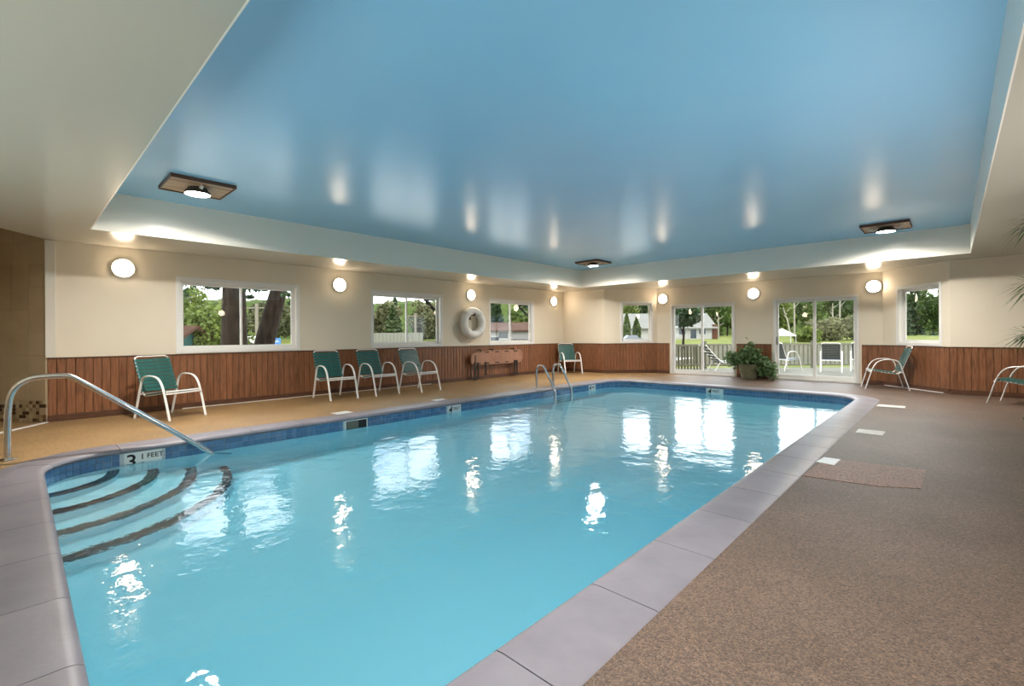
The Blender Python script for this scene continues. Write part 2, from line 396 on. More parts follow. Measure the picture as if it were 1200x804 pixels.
# walls are walked so that the room lies on the right hand of P->Q (outward normal on the left)
WIN_L = [(1.88, 3.79, .97, 2.15), (5.45, 7.34, .97, 2.16), (9.07, 10.88, .96, 2.17)]
Y0 = .31
Fl, _ = wall('wall_left', 'cream left wall with three sliding windows over brown wainscot', (XL, Y0), (XL, 12.42), [(a - Y0, b - Y0, c, d) for a, b, c, d in WIN_L], ends=(0, TH))
Fbl, _ = wall('wall_back_left', 'plain cream wall beside the far corner chair', (XL, 12.42), A_)
Fcl, _ = wall('wall_bay_left', 'angled cream wall with the small left bay window', A_, B_, [(.54, 1.47, .97, 2.15)], ends=(0, .07))
Fd, _ = wall('wall_back', 'cream back wall with two sliding glass doors', B_, C_, [(B_[0] * -1 - 6.19, B_[0] * -1 - 4.35, 0, 2.07), (B_[0] * -1 - 3.40, B_[0] * -1 - 1.59, 0, 2.09)],
             segs=[(0, .39), (2.31, 3.18), (5.08, 5.47)])
Fcr, _ = wall('wall_bay_right', 'angled cream wall with the right bay window', C_, D_, [(.42, 1.39, .97, 2.14)], ends=(.07, 0))
Fbr, _ = wall('wall_back_right', 'cream wall at the right behind the palm', D_, (XR, 12.42), ends=(0, TH))
wall('wall_right', 'cream right wall out past the palm', (XR, 12.42), (XR, YF), wains=False, ends=(0, TH))
wall('wall_front', 'cream wall behind the camera', (XR, YF), (-7.9, YF), wains=False, ends=(0, TH))
wall('wall_near_left', 'cream wall left of the camera', (-7.9, YF), (-7.9, -.75), wains=False)
# shower alcove with tiled back wall
T0 = Vector((-9.345, .30, 0)); tdir = Vector((-9.76 + 9.345, -.07 - .30, 0)).normalized(); T1 = T0 + tdir * 2.5
Ft, tw = wall('wall_alcove', 'beige tiled wall of the corner alcove at the far left', (T1.x, T1.y), (T0.x, T0.y), wains=False, z1=2.95, mat_=M['wall_grout'])
wall('wall_alcove_end', 'plain end wall of the tiled alcove', (-9.6, -2.6), (T1.x, T1.y), wains=False, z1=2.95)
wall('wall_alcove_side', 'plain side wall of the tiled alcove', (-7.9, -.75), (-9.6, -2.6), wains=False, z1=2.95)
mos = MB(); first = None
tw_w, tw_h, rows_m = .245, .32, 6
ms = .049
for i in range(int(1.6 / ms)):
    for j in range(6):
        s1 = Ft.L - .004 - i * ms; Ft.box(mos, s1 - ms + .004, s1, -.008, -.001, .012 + j * ms, .012 + (j + 1) * ms - .004)
tag(build('mosaic_band', mos, M['mosaic'], tw), kind='stuff')
z = .012 + 6 * ms + .002
for j in range(8):
    h = min(tw_h, 2.94 - z)
    if h < .05: break
    for i in range(7):
        s1 = Ft.L - .004 - i * tw_w; q = MB(); Ft.box(q, s1 - tw_w + .003, s1, -.008, -.001, z, z + h - .003)
        build('tile', q, M['wall_tile'], tw, bevel=.002)
    z += h
# white corner post
q = MB(); q.box((XL - .02, Y0 - .02, ZW), (XL + .03, Y0 + .09, ZS - .002))
tag(build('trim_1', q, M['post'], bevel=.004), 'white corner post between tiled alcove and left wall', 'trim', kind='structure')
# pale caulk strip at the foot of the walls
q = MB(); q.box((XL + .025, 1.9, .001), (XL + .05, 7.0, .012))
tag(build('trim_2', q, M['post']), 'thin pale strip along the floor at the left wall', 'trim', kind='structure')
q = MB(); Fcr.box(q, .1, 1.5, -.06, -.026, .001, .014)
tag(build('trim_3', q, M['white']), 'thin pale strip on the floor below the right bay window', 'trim', kind='structure')
# alcove threshold
o0 = Vector((-9.30, .30, 0)); o1 = Vector((-7.9, -.75, 0))
q = MB(); q.bar(o0 + Vector((0, 0, .006)), o1 + Vector((0, 0, .006)), .05, .012)
tag(build('trim_4', q, M['white']), 'white floor threshold of the tiled alcove', 'trim', kind='structure')

def poly_with_hole(name, outer, hole, z, mt):
    bm = bmesh.new(); es = []
    for lp in (outer, hole):
        vs = [bm.verts.new((x, y, z)) for x, y in lp]
        es += [bm.edges.new((vs[i], vs[(i + 1) % len(vs)])) for i in range(len(vs))]
    bmesh.ops.triangle_fill(bm, use_beauty=True, use_dissolve=False, edges=es)
    me = bpy.data.meshes.new(name); bm.to_mesh(me); bm.free(); me.materials.append(mt)
    return me

# pool outline
PX0, PX1, PY0, PY1, PR = -6.47, -1.26, .15, 10.87, .56
def rrect(off=0.0, n=10):
    x0, x1, y0, y1, r = PX0 - off, PX1 + off, PY0 - off, PY1 + off, PR + off; out = []
    for cx, cy, a0 in ((x1 - r, y0 + r, -pi / 2), (x1 - r, y1 - r, 0), (x0 + r, y1 - r, pi / 2), (x0 + r, y0 + r, pi)):
        for k in range(n + 1):
            a = a0 + pi / 2 * k / n; out.append((cx + r * cos(a), cy + r * sin(a)))
    return out
CW = .335

room = [(XL - .1, 12.52), (A_[0], 12.52), (B_[0], 13.67), (C_[0], 13.67), (D_[0], 12.52), (XR + .1, 12.52), (XR + .1, YF - .1), (-8, YF - .1), (-9.8, -2.75), (-11.3, -1.45), (-9.46, .25)]
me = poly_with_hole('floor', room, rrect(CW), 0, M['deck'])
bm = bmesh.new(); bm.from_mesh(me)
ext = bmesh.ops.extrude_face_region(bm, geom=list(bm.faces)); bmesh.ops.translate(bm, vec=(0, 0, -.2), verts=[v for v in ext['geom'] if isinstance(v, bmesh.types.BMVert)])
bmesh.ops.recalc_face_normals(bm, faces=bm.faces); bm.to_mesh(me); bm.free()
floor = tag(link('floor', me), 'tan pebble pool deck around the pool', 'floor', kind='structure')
q = MB(); q.prism([(-.92, 4.52), (-.90, 4.94), (-.86, 5.30), (-.72, 5.34), (-.17, 5.42), (-.18, 4.75), (-.42, 4.60)], -.02, .003)
pt = build('repair_patch', q, M['patch'], floor); pt['label'] = 'redder rough repair patch in the deck'

# soffit (ring round the tray), clipped along the alcove opening
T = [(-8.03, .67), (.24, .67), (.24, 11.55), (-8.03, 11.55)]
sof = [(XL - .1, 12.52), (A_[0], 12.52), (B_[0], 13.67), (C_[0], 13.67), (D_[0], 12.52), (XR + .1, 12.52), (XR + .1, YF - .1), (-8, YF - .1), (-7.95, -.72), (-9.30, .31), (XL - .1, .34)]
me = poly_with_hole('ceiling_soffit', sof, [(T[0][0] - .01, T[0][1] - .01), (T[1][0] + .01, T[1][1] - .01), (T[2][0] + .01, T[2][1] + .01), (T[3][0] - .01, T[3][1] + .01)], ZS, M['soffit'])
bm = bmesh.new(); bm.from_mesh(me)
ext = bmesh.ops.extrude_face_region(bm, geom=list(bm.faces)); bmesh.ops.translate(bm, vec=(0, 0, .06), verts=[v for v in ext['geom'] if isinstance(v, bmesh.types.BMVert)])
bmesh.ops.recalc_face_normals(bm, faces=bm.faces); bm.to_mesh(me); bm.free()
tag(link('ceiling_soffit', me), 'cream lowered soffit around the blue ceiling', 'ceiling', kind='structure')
q = MB()
q.box((T[0][0] - .05, T[0][1] - .05, ZS + .001), (T[0][0], T[2][1] + .05, ZT + .05)); q.box((T[1][0], T[0][1] - .05, ZS + .001), (T[1][0] + .05, T[2][1] + .05, ZT + .05))
q.box((T[0][0], T[0][1] - .05, ZS + .001), (T[1][0], T[0][1], ZT + .05)); q.box((T[0][0], T[2][1], ZS + .001), (T[1][0], T[2][1] + .05, ZT + .05))
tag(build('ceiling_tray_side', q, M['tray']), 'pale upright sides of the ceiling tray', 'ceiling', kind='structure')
q = MB(); q.box((T[0][0], T[0][1], ZT), (T[1][0], T[2][1], ZT + .05))
tag(build('ceiling', q, M['blue']), 'glossy sky blue tray ceiling', 'ceiling', kind='structure')
q = MB(); q.box((-12.2, -5.4, 3.2), (6.2, 14.2, 3.32))
tag(build('roof_slab', q, M['ext']), 'flat roof slab above the pool hall', 'roof', kind='structure')
q = MB(); q.prism([(-9.30, .31), (-7.95, -.72), (-9.8, -2.75), (-11.3, -1.45)], 2.95, 3.0)
tag(build('ceiling_alcove', q, M['wall']), 'raised ceiling of the tiled alcove', 'ceiling', kind='structure')
# upper band closing soffit to the roof outside
q = MB(); pts = [(XL - TH, Y0), (XL - TH, 12.6), (A_[0], 12.58), (B_[0], 13.73), (C_[0], 13.73), (D_[0], 12.58), (XR + TH, 12.58), (XR + TH, YF - TH), (-8.05, YF - TH)]
for a, b in zip(pts, pts[1:]): q.bar((*a, 2.92), (*b, 2.92), .04, .62)
tag(build('trim_5', q, M['ext']), 'outer fascia band under the roof edge', 'trim', kind='structure')

# ------------------------------------------------------------------ windows and doors
def rectframe(F, mb, s0, s1, z0, z1, wd, d0, d1, bottom=None):
    bt = wd if bottom is None else bottom
    F.box(mb, s0, s0 + wd, d0, d1, z0, z1); F.box(mb, s1 - wd, s1, d0, d1, z0, z1)
    F.box(mb, s0 + wd, s1 - wd, d0, d1, z1 - wd, z1); F.box(mb, s0 + wd, s1 - wd, d0, d1, z0, z0 + bt)

def window(n, F, s0, s1, z0, z1, label, slider=True):
    c = F.p((s0 + s1) / 2, 0, z0)
    t = thing('window_%d' % n, label, 'window', c, kind='structure')
    q = MB(); rectframe(F, q, s0 - .055, s1 + .055, z0 - .05, z1 + .055, .056, -.012, -.001); build('casing', q, M['white'], t, bevel=.003)
    q = MB(); rectframe(F, q, s0 + .001, s1 - .001, z0 + .001, z1 - .001, .014, .0, TH - .01); build('jamb_liner', q, M['white'], t)
    a, b, lo, hi = s0 + .016, s1 - .016, z0 + .016, z1 - .016
    q = MB(); rectframe(F, q, a, b, lo, hi, .022, .085, .15); build('frame', q, M['white'], t, bevel=.003)
    a += .022; b -= .022; lo += .022; hi -= .022
    if slider:
        mid = (a + b) / 2
        for x0, x1, d in ((a, mid + .02, .118), (mid - .02, b, .092)):
            q = MB(); rectframe(F, q, x0, x1, lo, hi, .036, d, d + .024); sh = build('sash', q, M['white'], t, bevel=.003)
            q = MB(); F.box(q, x0 + .034, x1 - .034, d + .010, d + .014, lo + .034, hi - .034); build('pane', q, M['glass'], sh)
        q = MB(); F.box(q, mid - .012, mid + .012, .078, .092, (lo + hi) / 2 - .03, (lo + hi) / 2 + .03); build('latch', q, M['white'], t, bevel=.003)
    else:
        q = MB(); rectframe(F, q, a, b, lo, hi, .03, .10, .13); sh = build('sash', q, M['white'], t, bevel=.003)
        q = MB(); F.box(q, a + .028, b - .028, .112, .116, lo + .028, hi - .028); build('pane', q, M['glass'], sh)
    return t
LW = ['white sliding window nearest the camera on the left wall, tree trunks outside', 'white sliding window in the middle of the left wall, above two chairs', 'white sliding window farthest along the left wall, beside the ring buoy']
for i, (a, b, c, d) in enumerate(WIN_L): window(i + 1, Fl, a - Y0, b - Y0, c, d, LW[i])
window(4, Fcl, .54, 1.47, .97, 2.15, 'small fixed white window left of the sliding doors, house outside', False)
window(5, Fcr, .42, 1.39, .97, 2.14, 'white window right of the sliding doors, above the white chair', False)

def glass_door(n, F, s0, s1, z1, label, handle_left):
    t = thing('door_%d' % n, label, 'door', F.p((s0 + s1) / 2, 0, 0), kind='structure')
    q = MB(); rectframe(F, q, s0 + .001, s1 - .001, .001, z1 - .001, .05, -.02, .13, bottom=.045); build('frame', q, M['white'], t, bevel=.004)
    a, b, lo, hi = s0 + .052, s1 - .052, .048, z1 - .052; mid = (a + b) / 2
    for k, (x0, x1, d) in enumerate(((a, mid + .035, .045), (mid - .035, b, .085))):
        q = MB(); rectframe(F, q, x0, x1, lo, hi, .062, d, d + .034, bottom=.085); p = build('sliding_panel' if k == 0 else 'fixed_panel', q, M['white'], t, bevel=.004)
        q = MB(); F.box(q, x0 + .06, x1 - .06, d + .014, d + .02, lo + .083, hi - .06); build('pane', q, M['glass'], p)
        if k == 0 and handle_left:
            q = MB(); q.tube([F.p(x0 + .03, -.0 + d, .90), F.p(x0 + .03, d - .035, .92), F.p(x0 + .03, d - .035, 1.08), F.p(x0 + .03, d, 1.10)], .011, 8); build('handle', q, M['housing'], p, True)
    return t
sx = -B_[0]
glass_door(1, Fd, sx - 6.19, sx - 4.35, 2.07, 'left white sliding glass door left of the potted plant', False)
glass_door(2, Fd, sx - 3.40, sx - 1.59, 2.09, 'right white sliding glass door right of the potted plant', True)

# ------------------------------------------------------------------ pool
pool = thing('swimming_pool', 'rectangular indoor swimming pool with rounded corners and pale coping', 'pool', ((PX0 + PX1) / 2, (PY0 + PY1) / 2, 0))
ZL, ZWAT, ZFL = -.05, -.165, -1.28
# path sampling by length
def path_pts(off, ds=.02):
    P = rrect(off, 24); out = []; tot = 0
    n = len(P); seg = []
    for i in range(n):
        a = Vector(P[i]); b = Vector(P[(i + 1) % n]); l = (b - a).length
        if l > 1e-6: seg.append((a, b, l)); tot += l
    return seg, tot
SEG, TOT = path_pts(0)
def ppos(s):
    s %= TOT
    for a, b, l in SEG:
        if s <= l: p = a + (b - a) * (s / l); d = (b - a) / l; return p, Vector((d.y, -d.x))   # point, outward normal
        s -= l
    return SEG[-1][1], Vector((1, 0))
def nearest_s(x, y):
    best = min(((ppos(i * .02)[0] - Vector((x, y))).length, i * .02) for i in range(int(TOT / .02))); return best[1]
q = MB(); R = rrect(.006, 12); n = len(R)
q.add([(x, y, ZL) for x, y in R] + [(x, y, ZFL) for x, y in R], [(i, (i + 1) % n, n + (i + 1) % n, n + i) for i in range(n)] + [tuple(range(n, 2 * n))])
sh_ = build('shell', q, M['plaster'], pool, smooth=True); sh_.cycles.is_caustics_receiver = True
# coping slabs
prof = [(.0, -.050), (-.018, -.042), (-.024, -.025), (-.018, -.008), (.0, 0.004), (.03, .008), (CW - .01, .006), (CW, .0), (CW, -.06), (.02, -.06)]
NS = 48; step = TOT / NS
for k in range(NS):
    s0 = k * step + .13; ln = step - .005
    sub = 7; q = MB(); vs = []; m_ = len(prof)
    for j in range(sub + 1):
        p, nn = ppos(s0 + ln * j / sub)
        vs += [(p.x + nn.x * d, p.y + nn.y * d, zz) for d, zz in prof]
    fs = [(j * m_ + i, j * m_ + (i + 1) % m_, (j + 1) * m_ + (i + 1) % m_, (j + 1) * m_ + i) for j in range(sub) for i in range(m_)]
    fs += [tuple(range(m_)), tuple(sub * m_ + i for i in reversed(range(m_)))]
    q.add(vs, fs); build('coping_slab', q, M['coping'], pool, smooth=True)
# depth signs and skimmer interrupt the tile band
signs = [(nearest_s(PX0, .95), .33, '3', True), (nearest_s(PX0, 5.36), .30, '4', False), (nearest_s(PX0, 9.74), .30, '4', False), (nearest_s(-3.93, PY1), .36, '4', False)]
skim = nearest_s(PX0, 3.47)
gaps = [(s, w_ / 2 + .004) for s, w_, _, _ in signs] + [(skim, .185)]
tl = .066; nT = int(TOT / tl); tl = TOT / nT; band = MB(); grout = MB()
for k in range(nT):
    s0 = k * tl; sm = s0 + tl / 2
    if any(abs((sm - g + TOT / 2) % TOT - TOT / 2) < w_ for g, w_ in gaps): continue
    for r in range(3):
        z1 = ZL - .002 - r * .064; z0 = z1 - .060; vs = []
        for s in (s0 + .002, s0 + tl - .002):
            p, nn = ppos(s)
            for d in (-.006, .004):
                for zz in (z0, z1): vs.append((p.x + nn.x * d, p.y + nn.y * d, zz))
        band.add(vs, [(0, 1, 3, 2), (4, 6, 7, 5), (0, 4, 5, 1), (2, 3, 7, 6), (0, 2, 6, 4), (1, 5, 7, 3)])
tag(build('waterline_tiles', band, M['tile'], pool), kind='stuff')
R = rrect(.0, 24); n = len(R)
grout.add([(x, y, ZL) for x, y in R] + [(x, y, ZL - .195) for x, y in R], [(i, (i + 1) % n, n + (i + 1) % n, n + i) for i in range(n)])
build('grout_band', grout, M['grout'], pool)

def text_mesh(txt, size, shear=0, ext=.0):
    c = bpy.data.curves.new('lettering', 'FONT'); c.body = txt; c.size = size; c.extrude = .0006; c.shear = shear
    c.align_x = 'LEFT'; c.offset = size * .012
    o = bpy.data.objects.new('lettering', c); COL.objects.link(o)
    bpy.context.view_layer.update()
    dg = bpy.context.evaluated_depsgraph_get(); me = bpy.data.meshes.new_from_object(o.evaluated_get(dg))
    vs = [v.co.copy() for v in me.vertices]; fs = [tuple(p.vertices) for p in me.polygons]
    bpy.data.objects.remove(o); bpy.data.meshes.remove(me); bpy.data.curves.remove(c)
    return vs, fs
for s, w_, num, half in signs:
    p, nn = ppos(s); tan = Vector((-nn.y, nn.x))   # path runs counter clockwise; seen from the pool, left to right is -tan
    right = -tan
    def P3(x, z, d, p=p, nn=nn, right=right): return (p.x + right.x * x + nn.x * d, p.y + right.y * x + nn.y * d, z)
    zt, zb = ZL - .002, ZL - .215
    q = MB(); vs = [P3(x, zz, d) for zz in (zb, zt) for d in (-.007, .004) for x in (-w_ / 2, w_ / 2)]
    q.add(vs, [(0, 2, 3, 1), (4, 5, 7, 6), (0, 1, 5, 4), (2, 6, 7, 3), (0, 4, 6, 2), (1, 3, 7, 5)])
    sg = build('depth_sign', q, M['sign'], pool); sg['label'] = 'white depth sign tile reading %s FEET' % ('3 1/2' if half else '4')
    q = MB()
    def put(txt, size, x, zbase, sh=0):
        vs, fs = text_mesh(txt, size, sh); q.add([P3(x + v.x, zbase + v.y, -.0082 - v.z * .5) for v in vs], fs)
    if half:
        put(num, .20, -w_ / 2 + .012, zt - .158); put('1', .085, -w_ / 2 + .135, zt - .085); put('2', .085, -w_ / 2 + .135, zt - .175)
        put('FEET', .072, -w_ / 2 + .195, zt - .078)
    else:
        put(num, .17, -w_ / 2 + .012, zt - .128, .2); put('FEET', .075, -w_ / 2 + .125, zt - .085)
    tag(build('lettering', q, M['letter'], sg), kind='stuff')
# skimmer
p, nn = ppos(skim); right = Vector((nn.y, -nn.x))
def P3(x, z, d): return (p.x + right.x * x + nn.x * d, p.y + right.y * x + nn.y * d, z)
def pbox(q, x0, x1, z0, z1, d0, d1):
    vs = [P3(x, zz, d) for zz in (z0, z1) for d in (d0, d1) for x in (x0, x1)]
    q.add(vs, [(0, 2, 3, 1), (4, 5, 7, 6), (0, 1, 5, 4), (2, 6, 7, 3), (0, 4, 6, 2), (1, 3, 7, 5)])
q = MB(); pbox(q, -.18, .18, ZL - .21, ZL - .195, -.006, .005); pbox(q, -.18, .18, ZL - .012, ZL, -.006, .005); pbox(q, -.18, -.165, ZL - .195, ZL - .012, -.006, .005); pbox(q, .165, .18, ZL - .195, ZL - .012, -.006, .005)
sk = build('skimmer', q, M['white'], pool)
q = MB(); pbox(q, -.165, .165, ZL - .195, ZL - .012, -.003, .004); build('skimmer_mouth', q, M['black'], sk)
q = MB(); pbox(q, -.16, .03, ZL - .15, ZL - .02, -.0065, -.0035); build('skimmer_flap', q, M['fence'], sk)
# corner steps with dark nosings
for r, zt in ((.60, -.36), (.93, -.60), (1.28, -.83), (1.62, -1.05)):
    N_ = 40; q = MB(); cx, cy = PX0 - .03, PY0 - .03
    arc = [(cx + (r + .03) * cos(pi / 2 * i / N_), cy + (r + .03) * sin(pi / 2 * i / N_)) for i in range(N_ + 1)]
    q.prism([(cx, cy)] + arc, ZFL + .002, zt); st = build('step', q, M['plaster'], pool); st.cycles.is_caustics_receiver = True
    q = MB()
    for w0, w1, h0, h1 in ((.004, -.030, -.05, .003), (-.032, -.062, -.004, .003), (-.064, -.095, -.004, .003)):
        ring = []
        for i in range(N_ + 1):
            a = pi / 2 * i / N_
            for rr, zz in ((r + .03 + w1, zt + h1), (r + .03 + w0, zt + h1), (r + .03 + w0, zt + h0), (r + .03 + w1, zt + h0)):
                ring.append((cx + rr * cos(a), cy + rr * sin(a), zz))
        q.add(ring, [(i * 4 + j, i * 4 + (j + 1) % 4, i * 4 + 4 + (j + 1) % 4, i * 4 + 4 + j) for i in range(N_) for j in range(4)])
    build('nosing', q, M['nosing'], st)
# water
q = MB(); R = rrect(.02, 16); q.prism(R, ZFL - .05, ZWAT)
wt = tag(build("pool_water", q, M["water"], smooth=True), 'calm turquoise water filling the swimming pool', 'water', kind='stuff'); wt.cycles.is_caustics_caster = True

# handrail into the pool
A0 = Vector((-6.75, -.08)); A1 = Vector((-6.34, 1.53)); hd_ = (A1 - A0).normalized()
def hp(x, y):
    d = ray(x, y); det = d.x * (-hd_.y) + hd_.x * d.y; t = (A0.x * (-hd_.y) + hd_.x * A0.y) / det
    return Vector((0, 0, EYE)) + d * t
pix = [(9, 540), (9, 500), (10, 480), (13, 463), (22, 451), (38, 443.5), (60, 441), (76, 440.5), (84, 442), (94, 446.5), (130, 466), (180, 493), (243, 528)]
pts = [hp(*p_) for p_ in pix]; pts[0].z = 0.012
d_ = (pts[-1] - pts[-2]).normalized(); pts.append(pts[-1] + d_ * .30)
hr = thing('grab_rail', 'curved stainless steel handrail leading down into the pool steps', 'handrail', (pts[0].x, pts[0].y, 0))
def smooth_path(P, n=5):
    P = [Vector(p) for p in P]; out = []
    for i in range(len(P) - 1):
        p0, p1, p2, p3 = P[max(i - 1, 0)], P[i], P[i + 1], P[min(i + 2, len(P) - 1)]
        for k in range(n):
            t = k / n; out.append(.5 * ((2 * p1) + (p2 - p0) * t + (2 * p0 - 5 * p1 + 4 * p2 - p3) * t * t + (3 * p1 - p0 - 3 * p2 + p3) * t ** 3))
    out.append(P[-1]); return out
q = MB(); q.tube(smooth_path(pts), .028, 14); build('rail', q, M['chrome'], hr, True)
q = MB(); q.lathe([(.07, .001), (.07, .01), (.045, .02), (.03, .022)], 24, (pts[0].x, pts[0].y, 0)); build('flange', q, M['chrome'], hr, True)

# ladder
ld = thing('pool_ladder', 'stainless steel pool ladder with two hooped rails at the far left edge', 'ladder', (-6.77, 8.32, 0))
for y in (8.02, 8.62):
    P = [(-6.80, y, .002), (-6.80, y, .34), (-6.785, y, .43), (-6.72, y, .50), (-6.64, y, .50), (-6.56, y, .44), (-6.33, y, .05), (-6.285, y, -.05), (-6.28, y, -.2), (-6.28, y, -1.0)]
    q = MB(); q.tube(smooth_path(P), .025, 12); build('rail', q, M['chrome'], ld, True)
    q = MB(); q.lathe([(.06, .001), (.06, .010), (.035, .018)], 20, (-6.80, y, 0)); build('flange', q, M['chrome'], ld, True)
for zz in (-.40, -.68, -.95):
    q = MB(); q.box((-6.33, 8.03, zz), (-6.23, 8.61, zz + .03)); build('tread', q, M['chrome'], ld, bevel=.006)

# white tiles set on the deck
for poly, lb in (([(-.85, 6.89), (-.85, 7.17), (-.59, 7.19), (-.59, 6.88)], 'bright white marker tile on the right deck, farther from the camera'),
                 ([(-.925, 5.09), (-.90, 5.32), (-.77, 5.33), (-.78, 5.06)], 'pale marker tile on the deck beside the reddish repair patch'),
                 ([(-7.00, 3.34), (-7.02, 3.60), (-6.73, 3.62), (-6.71, 3.36)], 'white marker tile on the left deck nearer the camera'),
                 ([(-6.99, 5.24), (-7.0, 5.50), (-6.83, 5.50), (-6.83, 5.24)], 'white marker tile on the left deck farther along the pool'),
                 ([(-.90, 9.55), (-.90, 9.85), (-.55, 9.85), (-.55, 9.6)], 'pale marker tile by the far right pool corner')):
    q = MB(); q.prism(poly, .0005, .006); tag(build('deck_marker', q, M['marker']), lb, 'tile', 'marker tiles on the deck')

# ------------------------------------------------------------------ lamps
def sconce(F, s, z, label, group='round wall sconces'):
    c = F.p(s, 0, z); t = thing('wall_sconce', label, 'sconce', c, group)
    n = -F.n; rot = n.to_track_quat('Z', 'Y').to_matrix().to_4x4(); Mx = Matrix.Translation(c) @ rot
    def lat(name, prof, mt, par=None):
        q = MB(); q.lathe(prof, 32); q.v = [tuple(Mx @ Vector(v)) for v in q.v]; return build(name, q, mt, par or t, True)
    lat('rim', [(.148, .001), (.15, .012), (.145, .035), (.132, .037), (.132, .001)], M['rim'])
    lat('diffuser', [(.131, .01), (.131, .04), (.12, .058), (.095, .072), (.05, .082), (.002, .085)], M['globe'])
    return t
for s, lb in ((1.15, 'round lit wall sconce on the left wall nearest the camera'), (4.66, 'round lit wall sconce on the left wall between the first two windows'),
              (8.33, 'round lit wall sconce above the white ring buoy'), (11.88, 'round lit wall sconce at the far end of the left wall')):
    sconce(Fl, s - Y0, 2.265, lb)
for x, lb in ((-6.42, 'round lit wall sconce between small window and left glass door'), (-3.87, 'round lit wall sconce above the potted plant'), (-1.31, 'round lit wall sconce right of the right glass door')):
    sconce(Fd, x - B_[0], 2.26, lb)
sconce(Fbr, 2.6, 2.26, 'round lit wall sconce behind the palm, outside the picture')

Frt = Frame((XR, 12.42), (XR, YF)); Ffr = Frame((XR, YF), (-7.9, YF))  # unseen sconces on the right and front walls, added for warm fill
for k, s_ in enumerate((2.0, 6.0, 10.0, 14.0)): sconce(Frt, s_, 2.26, 'added unseen wall sconce %s along the right wall, outside the picture' % ('farthest', 'third', 'second', 'nearest')[k])
for k, s_ in enumerate((1.5, 5.0, 8.5, 11.5)): sconce(Ffr, s_, 2.26, 'added unseen wall sconce %s on the wall behind the camera' % ('rightmost', 'second from right', 'second from left', 'leftmost')[k])

def floodlight(cx, cy, label, rz=0):
    t = thing('ceiling_floodlight', label, 'lamp', (cx, cy, ZT), 'ceiling floodlights on wooden plates')
    n = 6; W = .66
    for k in range(n):
        q = MB(); x0 = -W / 2 + k * W / n; q.box((cx + x0 + .003, cy - W / 2, ZT - .032), (cx + x0 + W / n - .003, cy + W / 2, ZT - .002)); build('plank', q, M['plank'], t, bevel=.003)
    q = MB()
    for a, b in (((-W / 2, -W / 2 - .012), (W / 2, -W / 2 - .001)), ((-W / 2, W / 2 + .001), (W / 2, W / 2 + .012)), ((-W / 2 - .012, -W / 2 - .012), (-W / 2 - .001, W / 2 + .012)), ((W / 2 + .001, -W / 2 - .012), (W / 2 + .012, W / 2 + .012))):
        q.box((cx + a[0], cy + a[1], ZT - .045), (cx + b[0], cy + b[1], ZT - .001))
    build('edge_strip', q, M['wood_dark'], t)
    q = MB(); q.lathe([(.10, ZT - .034), (.115, ZT - .06), (.14, ZT - .085), (.147, ZT - .112), (.137, ZT - .114), (.135, ZT - .09)], 28, (cx, cy, 0)); build('housing', q, M['housing'], t, True)
    q = MB(); q.lathe([(.134, ZT - .094), (.134, ZT - .0995), (.002, ZT - .0995)], 28, (cx, cy, 0)); build('lens', q, M['lens'], t, True)
    l = bpy.data.lights.new('floodlight_lamp', 'AREA'); l.shape = 'DISK'; l.size = .26; l.spread = radians(158); l.energy = LAMP_W; l.color = (1, .96, .88)
    try: l.cycles.is_caustics_light = True
    except Exception: pass
    lo = bpy.data.objects.new('floodlight_lamp', l); COL.objects.link(lo); lo.parent = t; lo.location = (0, 0, -.103)
    for sg in (-1, 1):
        q = MB(); q.tube([(cx + sg * .12, cy, ZT - .05), (cx + sg * .19, cy, ZT - .075), (cx + sg * .22, cy, ZT - .06), (cx + sg * .20, cy, ZT - .034)], .016, 8); build('bracket', q, M['white_metal'], t, True)
floodlight(-6.90, 1.58, 'wooden plate floodlight on the blue ceiling nearest the camera, at left')
floodlight(-6.86, 10.42, 'wooden plate floodlight in the far left corner of the blue ceiling')
floodlight(-.85, 10.62, 'wooden plate floodlight in the far right corner of the blue ceiling')
floodlight(-.90, 1.58, 'wooden plate floodlight overhead, above the near right pool corner')

